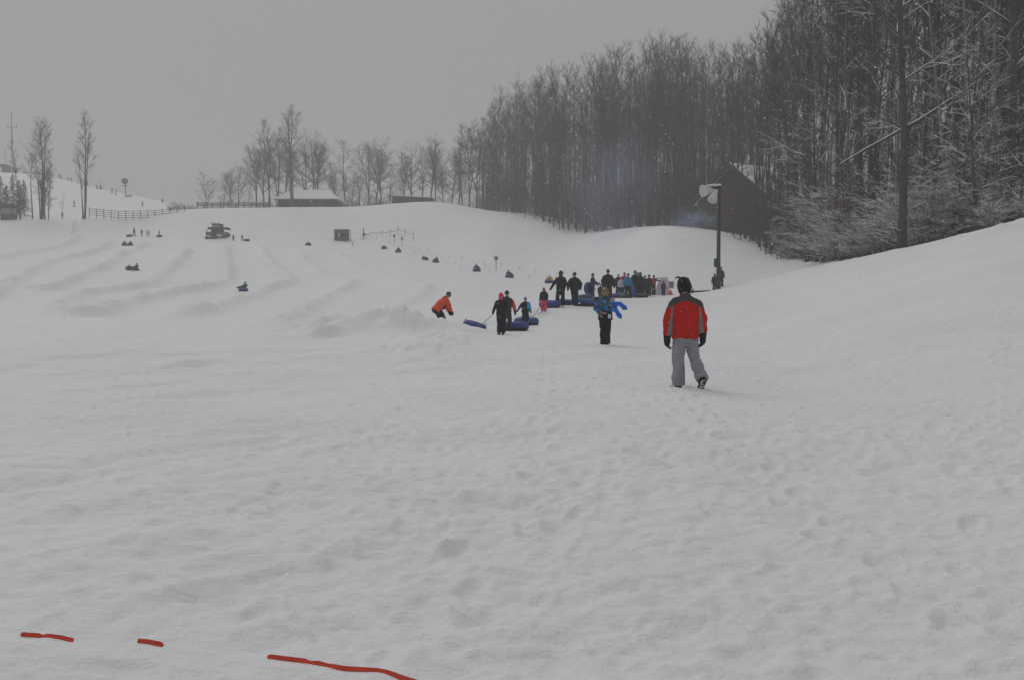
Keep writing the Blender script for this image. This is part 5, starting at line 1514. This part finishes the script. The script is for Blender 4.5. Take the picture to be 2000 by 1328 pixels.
TB = {k_: make_tube_thing('inner_tube', 'x', m_) for k_, m_ in (('b', cover_m), ('s', cover_s), ('d', cover_d))}
used_t = set()
def tube_at(kind, loc, label, rz=0, tilt=(0, 0), s=1.0, group='blue snow tubes', rope=None):
    src = TB[kind]
    if kind in used_t:
        o = link(src.copy())
        for ch_ in src.children:
            if ch_.name.startswith('tow_rope'): continue
            c = link(ch_.copy()); c.parent = o
    else: o = src; used_t.add(kind)
    o.location = loc; o.rotation_euler = (tilt[0], tilt[1], rz); o.scale = (s, s, s)
    o['label'] = label; o['group'] = group
    if rope is not None:   # tow rope from the rim to a place in the world
        M = (Matrix.Translation(Vector(loc)) @ Matrix.Rotation(rz, 4, 'Z') @ Matrix.Rotation(tilt[1], 4, 'Y') @ Matrix.Rotation(tilt[0], 4, 'X') @ Matrix.Scale(s, 4)).inverted()
        e = M @ Vector(rope); st = Vector((e.x, e.y, 0)).normalized() * .54 + Vector((0, 0, .18))
        pts = [st.lerp(e, q / 5) - Vector((0, 0, .05 * math.sin(PI * q / 5))) for q in range(6)]
        MB().tube(pts, .014, 5).build('tow_rope', strap_m, o)
    return o
def ground_tilt(p):
    e = .5; return (math.atan2(gz(p.x, p.y + e) - gz(p.x, p.y - e), 2 * e), -math.atan2(gz(p.x + e, p.y) - gz(p.x - e, p.y), 2 * e))
def tb(kind, px, d, label, **k):
    p = at(px, d); return tube_at(kind, p - Vector((0, 0, .03)), label, tilt=k.pop('tilt', ground_tilt(p)), **k)

# ---- walkers in the line
g = at(979, 38)
pk = person('girl with a bright pink hat and black snow suit holding a tow rope', g, R(165), 1.50, 'black', 'black', hat='hotpink', vox=.018, bulk=.98, face=True, scarf='hotpink', hair=('hair_dk', .14), pom=False,
   P_=pose(head=(0, .03, 1.60), elR=(.29, -.06, 1.14), wrR=(.30, .10, 1.0), elL=(-.26, .04, 1.12), wrL=(-.12, .22, 1.06), knL=(-.09, .02, .5), anL=(-.08, 0, .09), knR=(.09, .03, .5), anR=(.08, .02, .09)))
g2 = at(990, 40.5)
person('person in black cap and orange sleeved jacket behind the pink hatted girl', g2, R(200), 1.52, 'charcoal', 'charcoal', hat='black', vox=.02, bulk=1.05, face=True,
   P_=pose(elL=(-.30, .02, 1.13), wrL=(-.33, .10, .88)))
om = [o for o in C.objects if o.get('label', '').startswith('person in black cap and orange')][0]
m = MB(); m.tube([(-.24, 0, 1.30), (-.305, .02, 1.13), (-.33, .09, .92)], [.088, .086, .072], 12, dome=True); m.build('sleeve', M_['orange'], om, True, remesh=.018, smit=3)
hand = Vector((g.x - .42, g.y - .1, g.z + .88))
tb('b', 925, 41.2, 'blue snow tube half hidden by the berm behind the crouching man in orange', rope=tuple(wp(964, 613, 37.9)), rz=.6, tilt=(R(12), R(12)), s=.84)
tb('b', 1005, 41.5, 'blue snow tube dragged directly behind the pink hatted girl', rz=.3, s=1.02)
tb('s', 1028, 46.5, 'snow dusted blue snow tube behind the child in the blue jacket', rz=1.2, s=.98, rope=tuple(wp(1053, 603, 51.8)))
g = at(1026, 45.5)
person('child in black and bright blue jacket with lilac hat, walking among the tubes', g, R(190), 1.22, 'black', 'black', hat='lilac', vox=.022, bulk=1.1, face=True, boots='purple',
   P_=pose(elR=(.33, .02, 1.16), wrR=(.47, .08, .98), elL=(-.28, 0, 1.15), wrL=(-.31, .04, .93)))
c_ = C.objects[-1]
m = MB(); m.ell((-.12, .09, 1.2), (.09, .09, .22), 10, 8); m.tube([(-.21, .01, 1.38), (-.27, 0, 1.15), (-.31, .04, .95)], [.095, .085, .07], 10, dome=True)
kid = [o for o in C.objects if o.get('label', '').startswith('child in black and bright blue')][0]
m.build('jacket_panel', M_['sky'], kid, True, remesh=.02, smit=3)
m = MB(); m.tube([(.30, .01, 1.2), (.40, .06, 1.07), (.47, .08, .98)], [.08, .075, .065], 10, dome=True); m.build('sleeve', M_['teal'], kid, True, remesh=.02, smit=3)
g = at(1062, 52)
person('girl in a red hat, black jacket and pink trousers walking ahead of the tall adults', g, R(160), 1.16, 'black', 'pink', hat='pink', vox=.022, bulk=1.12, boots='purple', face=True, hair=('hair_dk', .16))
tb('b', 1074, 54.2, 'blue snow tube behind the girl in pink trousers', rz=.2, s=1.0, rope=tuple(at(1052, 49.5, .2)))
tb('b', 1100, 56.6, 'blue snow tube right of the brown boots of the hooded adult', rz=2.0, s=.9)
tb('s', 1141, 55.8, 'large snow dusted blue tube between the second dark adult and the carried child', rz=.9, s=1.1, rope=tuple(at(1118, 55.5, .75)))
g = at(1095, 55.0)
person('tall adult in hooded black jacket and black trousers, left of the two dark adults', g, R(158), 1.80, 'black', 'black', vox=.024, bulk=1.12, hood=True, boots='brown', face=True,
   P_=pose(elR=(.33, .02, 1.14), wrR=(.45, .10, .92), elL=(-.27, 0, 1.15), wrL=(-.24, .10, .93), knR=(.13, .10, .5), anR=(.13, .12, .10)))
g = at(1122, 55.4)
person('stout adult in black jacket and cap with a pale band, right of the hooded adult', g, R(185), 1.72, 'black', 'black', hat='black', vox=.024, bulk=1.22, face=True, gloves='black',
   P_=pose(elR=(.34, -.02, 1.14), wrR=(.36, .08, .92), elL=(-.34, -.02, 1.14), wrL=(-.30, .10, .95), knL=(-.07, .02, .5), anL=(-.05, 0, .09), knR=(.07, .04, .5), anR=(.06, .06, .09)))
# ---- man in orange bending behind the berm
g = at(864, 43.6)
person('man in orange jacket and dark cap bending down behind the snow berm', g, R(-62), 1.74, 'orange', 'black', hat='charcoal', vox=.02, bulk=1.2,
   P_=pose(pelvis=(0, -.24, .80), chest=(0, .0, 1.06), neck=(0, .15, 1.24), head=(0, .27, 1.36), shL=(-.19, .12, 1.17), shR=(.19, .12, 1.17), elL=(-.20, .25, .92), wrL=(-.16, .36, .70), elR=(.20, .22, .92), wrR=(.17, .32, .70),
           hiL=(-.1, -.22, .76), knL=(-.12, -.02, .43), anL=(-.12, -.14, .09), hiR=(.1, -.22, .76), knR=(.12, .0, .43), anR=(.12, -.10, .09)), goggles=True)
om = [o for o in C.objects if o.get('label', '').startswith('man in orange')][0]
m = MB(); m.tube([(.14, .06, 1.14), (.17, .06, 1.04), (.17, -.04, .82)], [(.05, .09)] * 3, 8, dome=True); m.build('side_panel', M_['black'], om, True, remesh=.02, smit=2)
m = MB(); m.tube([(-.12, .10, 1.22), (0, .12, 1.24), (.12, .10, 1.22)], [(.06, .09)] * 3, 8, (0, 1, 0), dome=True); m.build('yoke', M_['charcoal'], om, True, remesh=.02, smit=2)

# ---- crowd waiting at the bottom of the tow
def stand(label, px, d, h, j, t, face_deg, **k):
    k.setdefault('vox', .03); k.setdefault('bulk', 1.12)
    return person(label, at(px, d), R(face_deg), h, j, t, **k)
stand('tallest adult in dark cap and black jacket standing behind the carried child', 1187, 62, 1.86, 'black', 'black', 170, hat='black', vox=.024, bulk=1.2, P_=pose(elL=(-.30, -.02, 1.15), wrL=(-.33, .05, .88), elR=(.30, 0, 1.15), wrR=(.28, .1, .9)))
stand('child crouched beside a tube left of the tallest adult', 1172, 66, 1.0, 'charcoal', 'charcoal', 200, hat='charcoal')
tb('d', 1168, 65, 'small dark snow tube left of the tallest adult', s=.75, group='snow tubes near the waiting crowd')
g = at(1157, 69.5)
person('person in navy snow suit holding a snow tube upright at the left side', g, R(-75), 1.66, 'navy', 'navy', hat='charcoal', vox=.026, bulk=1.05, P_=pose(elR=(.24, .12, 1.14), wrR=(.2, .34, 1.08), elL=(-.25, .15, 1.15), wrL=(-.2, .36, 1.0)))
p = at(1146, 69.8)
tube_at('b', (p.x, p.y, p.z + .62), 'blue snow tube held upright by the person in navy', tilt=(R(82), 0), rz=R(52), s=.85)
tb('d', 1143, 68.5, 'flat snow tube lying at the feet of the person in navy', s=.98, group='snow tubes near the waiting crowd')
stand('adult in dark purple jacket at the left end of the waiting crowd', 1207, 76, 1.62, 'dpurple', 'charcoal', 205)
stand('person in white jacket and dark trousers in the waiting crowd', 1213, 73.5, 1.42, 'white', 'charcoal', 10, hat='pink')
stand('person in red jacket hidden between the white and teal jackets', 1219, 77, 1.66, 'red', 'charcoal', 190, hat='charcoal')
stand('person in teal jacket and black trousers in the waiting crowd', 1226, 73, 1.62, 'teal', 'black', -20, hat='navy')
stand('tall bald looking adult in black right of the teal jacket', 1240, 74, 1.80, 'black', 'black', 20, hat='charcoal', bulk=1.3)
stand('adult in black with a pointed hood in the middle of the waiting crowd', 1250, 75, 1.66, 'black', 'black', 150, hood=True)
stand('adult in charcoal jacket just left of the dark green coat', 1259, 74.5, 1.45, 'charcoal', 'black', 200, hat='black')
stand('stout person in dark green coat at the right of the dark group', 1267, 75, 1.48, 'dgreen', 'charcoal', 215, hat='black', bulk=1.32)
stand('dark clothed person behind the two black jackets in the crowd', 1245, 78, 1.62, 'charcoal', 'black', 180, hat='black')
stand('person in rust orange suit reaching to the guide rail', 1276, 76.5, 1.42, 'rust', 'charcoal', -60, hat='brown', P_=pose(elR=(.26, .22, 1.30), wrR=(.2, .5, 1.28), elL=(-.26, .2, 1.28), wrL=(-.2, .48, 1.26)))
stand('child in purple snow suit in front of the white arch', 1295, 75, 1.02, 'purple', 'dpurple', 200, hat='purple', vox=.028, bulk=1.2)
tb('s', 1208, 72.2, 'blue snow tube on the snow below the dark purple jacket', s=.95, group='snow tubes near the waiting crowd')
tb('d', 1222, 71.5, 'dark snow tube on the snow below the teal jacket', s=.8, group='snow tubes near the waiting crowd')
p = at(1232, 71.2); tube_at('s', (p.x, p.y, p.z + .42), 'blue snow tube standing on its edge in front of the crowd', tilt=(R(84), 0), rz=R(74), s=.75, group='snow tubes near the waiting crowd')
tb('d', 1253, 71.8, 'blue snow tube on the snow before the charcoal jackets', s=.8, group='snow tubes near the waiting crowd')
stand('person in dark clothes crouched left of the lamp post foot', 1395, 84, 1.35, 'black', 'black', 160, hood=True)
stand('person in dark green black jacket standing right behind the lamp post foot', 1407, 87, 1.62, 'dgreen', 'black', 190, hat='black')

# ---- riders on tubes: one seated prototype per look, copied with its parts
SIT = pose(pelvis=(0, -.16, .36), chest=(0, -.30, .62), neck=(0, -.33, .78), head=(0, -.31, .93), shL=(-.19, -.32, .74), shR=(.19, -.32, .74), elL=(-.36, -.22, .56), wrL=(-.42, .0, .46), elR=(.36, -.22, .56), wrR=(.42, .0, .46),
           hiL=(-.1, -.14, .34), knL=(-.15, .30, .50), anL=(-.17, .70, .38), hiR=(.1, -.14, .34), knR=(.15, .30, .50), anR=(.17, .70, .38))
LIE = pose(pelvis=(0, 0, .44), chest=(0, -.30, .52), neck=(0, -.46, .60), head=(0, -.56, .70), shL=(-.19, -.42, .56), shR=(.19, -.42, .56), elL=(-.40, -.30, .46), wrL=(-.46, -.02, .42), elR=(.40, -.3, .46), wrR=(.46, -.02, .42),
           hiL=(-.1, .04, .42), knL=(-.14, .42, .46), anL=(-.16, .78, .30), hiR=(.1, .04, .42), knR=(.14, .42, .46), anR=(.16, .78, .30))
def rider(label, p, rz, j, t, hat, ps=SIT, h=1.6, kind='d', tlabel=None, group=None, s=1.0):
    tl = ground_tilt(p)
    o = person(label, p, rz, h, j, t, hat=hat, P_=ps, vox=.04, bulk=1.15, fingers=False)
    o.rotation_euler = (0, 0, rz)
    if tlabel: tube_at(kind, p - Vector((0, 0, .02)), tlabel, tilt=tl, s=s, rz=rng.uniform(0, 3), group='snow tubes with riders')
    return o
RD = [(1073, 554, 0, 'yellow', 'charcoal', 'yellow', 'rider in yellow jacket on the lowest tube of the tow', SIT, 1.55),
      (995, 543, 200, 'navy', 'navy', 'navy', 'navy clad rider second from the bottom of the tow', SIT, 1.6),
      (931, 531, 190, 'dpurple', 'charcoal', 'navy', 'rider in dark clothes on the third tube up the tow', SIT, 1.7),
      (851, 513.5, 160, 'navy', 'dpurple', 'silver', 'rider with a pale hat on the fourth tube up the tow', SIT, 1.55),
      (830, 508.5, 210, 'charcoal', 'dpurple', 'charcoal', 'dark rider lying on the fifth tube up the tow', LIE, 1.5),
      (778, 493.5, 180, 'dpurple', 'navy', 'dpurple', 'rider in dark purple below the signs near the top', SIT, 1.5),
      (750, 487, 190, 'charcoal', 'charcoal', 'charcoal', 'topmost rider of the tow below the square shed', LIE, 1.5)]
for px, py, rz, j, t_, ht, l, ps, h in RD:
    g = ghit(px, py); rider(l, g, R(rz), j, t_, ht, ps, h, 'b' if px > 900 else 'd', 'snow tube under the ' + l, None)
for px, py, rz, j, t_, ht, l, ps, h, kd in ((475, 569.5, 60, 'green', 'charcoal', 'green', 'rider in green jacket sliding down the middle lane', SIT, 1.75, 's'),
      (253, 528, 200, 'charcoal', 'charcoal', 'dpurple', 'left one of the two riders sliding down the left lane', LIE, 1.6, 'd'),
      (264, 529, 150, 'charcoal', 'dpurple', 'charcoal', 'right one of the two riders sliding down the left lane', SIT, 1.7, 'd'),
      (243, 480.5, 190, 'charcoal', 'dpurple', 'charcoal', 'left rider of the linked pair high on the left lanes', SIT, 1.5, 'd'),
      (254, 480.5, 170, 'dpurple', 'charcoal', 'charcoal', 'right rider of the linked pair high on the left lanes', SIT, 1.45, 'd'),
      (602, 480, 180, 'charcoal', 'charcoal', 'charcoal', 'lone small rider high on the right lanes', SIT, 1.2, 'd')):
    g = ghit(px, py); rider(l, g, R(rz), j, t_, ht, ps, h, kd, 'snow tube under the ' + l, None)
WALK = pose(elL=(-.27, .08, 1.14), wrL=(-.26, .2, .94), elR=(.27, -.1, 1.14), wrR=(.27, -.1, .9), knL=(-.1, .12, .52), anL=(-.1, .2, .10), knR=(.1, -.02, .5), anR=(.1, -.24, .12))
g = ghit(262, 462.5); person('adult in dark clothes walking with a tube at the top of the left lanes', g, R(-80), 1.75, 'black', 'charcoal', hat='black', vox=.04, P_=WALK, fingers=False)
p = g + Vector((-.95, .1, 0)); tube_at('d', p, 'snow tube dragged by the dark adult at the top of the left lanes', group='snow tubes at the top of the lanes', tilt=ground_tilt(p))
g = ghit(277, 462); person('child in red suit at the top of the left lanes', g, R(170), 1.35, 'red', 'pink', hat='red', vox=.04, fingers=False)
g = ghit(287, 462); person('child in dark clothes beside the red suited one at the top of the left lanes', g, R(120), 1.15, 'charcoal', 'charcoal', hat='charcoal', vox=.04, fingers=False)
g = ghit(291, 462); person('child in red jacket bending at the top of the left lanes', g, R(80), 1.1, 'red', 'red', hat='lilac', vox=.04, fingers=False)
g = ghit(311, 463.5); person('child in purple at the right end of the group above the left lanes', g, R(100), 1.3, 'dpurple', 'dpurple', hat='charcoal', vox=.04, fingers=False)
tube_at('d', g + Vector((0, .1, 0)), 'snow tube under the child in purple at the top of the left lanes', group='snow tubes at the top of the lanes')
g = ghit(404, 467); person('adult in dark clothes standing left of the snow groomer', g, R(120), 1.6, 'charcoal', 'charcoal', hat='charcoal', vox=.04, fingers=False)
tube_at('d', g + Vector((.2, -.1, 0)), 'snow tube at the feet of the adult left of the snow groomer', group='snow tubes at the top of the lanes')
tube_at('d', g + Vector((1.3, -.1, -.02)), 'empty snow tube in front of the left track of the snow groomer', group='snow tubes at the top of the lanes')
g = ghit(456, 471.5); person('child in pale blue jacket right of the snow groomer', g, R(180), 1.2, 'teal', 'navy', hat='charcoal', vox=.04, fingers=False)
g = ghit(473, 471.5); person('person in dark clothes with a tube, farthest right of the snow groomer', g, R(-100), 1.25, 'charcoal', 'black', hat='charcoal', vox=.04, fingers=False, P_=WALK)
p = g + Vector((.85, 0, 0)); tube_at('d', p, 'snow tube behind the person farthest right of the snow groomer', group='snow tubes at the top of the lanes')

# ---- skiers on the far left hill
SK = [(115, 347, 'charcoal', 'skier in dark clothes, first on the ridge right of the tall bare trees'), (119.5, 350, 'silver', 'skier in pale grey, second on the ridge right of the tall bare trees'),
      (133, 353, 'charcoal', 'left skier of the close dark pair on the ridge'), (139, 354, 'charcoal', 'right skier of the close dark pair on the ridge'),
      (153, 357, 'charcoal', 'small skier on the ridge left of the double trunked tree'), (158.5, 359.5, 'charcoal', 'skier on the ridge just left of the double trunked tree'),
      (161, 370, 'teal', 'skier in teal bending left of the double trunked tree'), (171, 364, 'red', 'skier in red seen beside the double trunked tree'),
      (189.5, 369.5, 'silver', 'small figure left of the slim snow gun on the ridge'), (219, 377, 'charcoal', 'shorter skier of the two between the snow guns'), (226.5, 380, 'charcoal', 'taller skier of the two between the snow guns'),
      (145, 404, 'charcoal', 'skier coming down the open slope left of the double trunked tree'), (278, 403.5, 'silver', 'skier above the rail fence right of the fan snow gun'), (317.5, 397, 'charcoal', 'last skier at the right end of the ridge')]
protoS = {}
ski_m = mat('ski', (.05, .05, .06), .4)
for i, (px, py, j, l) in enumerate(SK):
    g = ghit(px, py + 1)
    g = g if g.y < 470 else at(px, 420)
    kk_ = j
    if kk_ not in protoS:
        o = person(l, g, R(100), 1.75, j if j != 'silver' else 'silver', 'charcoal', hat='charcoal', vox=.055, P_=WALK, fingers=False, group='skiers on the left hill')
        for e in (-1, 1): MB().box((e * .12, .05, .02), (.10, 1.6, .03)).build('ski', ski_m, o)
        protoS[kk_] = o
    else:
        src = protoS[kk_]; o = link(src.copy())
        for ch_ in src.children:
            c = link(ch_.copy()); c.parent = o
        o.location = g
    o['label'] = l; o.rotation_euler = (0, 0, R(rng.uniform(60, 300))); hs = rng.uniform(.9, 1.08); o.scale = (hs * 1.1, hs * 1.1, hs)
# ------------------------------------------------------------------ the air: snowfall thickens the distance
hm = bpy.data.materials.new('haze')
hm.use_nodes = True
t = hm.node_tree; t.nodes.clear()
pv = N(t, 'ShaderNodeVolumePrincipled')
pv.inputs['Density'].default_value = 0.0013
pv.inputs['Color'].default_value = (.93, .935, .95, 1)
pv.inputs['Anisotropy'].default_value = 0.0
ho = N(t, 'ShaderNodeOutputMaterial')
t.links.new(pv.outputs[0], ho.inputs['Volume'])
mb = MB(); mb.box((0, 0, 40), (1300, 1300, 88))
hz = mb.build('haze', hm)
tag(hz, kind='stuff')
# falling snow: flakes of real size in the air in front of and around the place
V_ = []; Q_ = []
r = np.random.default_rng(77)
for i in range(15000):
    d = 3.5 + 75 * r.random() ** 1.3
    x = r.uniform(-.62, .62) * d; y = d; z = r.uniform(0, 1) ** 1 * (2.5 + d * .34)
    z += max(0, gz(x, y)) if z < 1 else 0
    s = r.uniform(.003, .007) * (1 if d > 8 else .6)
    c = np.array([x, y, z]); k = len(V_)
    ax = unit(r.normal(0, 1, 3)); bx = unit(np.cross(ax, r.normal(0, 1, 3))); cx = np.cross(ax, bx)
    V_ += [c + ax * s, c + bx * s, c - ax * s * .8, c - bx * s * .9, c + cx * s * .8, c - cx * s * .8]
    for q in ((0, 1, 4), (1, 2, 4), (2, 3, 4), (3, 0, 4), (1, 0, 5), (2, 1, 5), (3, 2, 5), (0, 3, 5)): Q_.append([k + e for e in q])
flake = mat('flake', (.88, .88, .9), .8, .02)
fs = link(bpy.data.objects.new('falling_snow', np_mesh('falling_snow', np.array(V_), np.array(Q_), flake)))
tag(fs, 'snowflakes falling all through the air', kind='stuff')
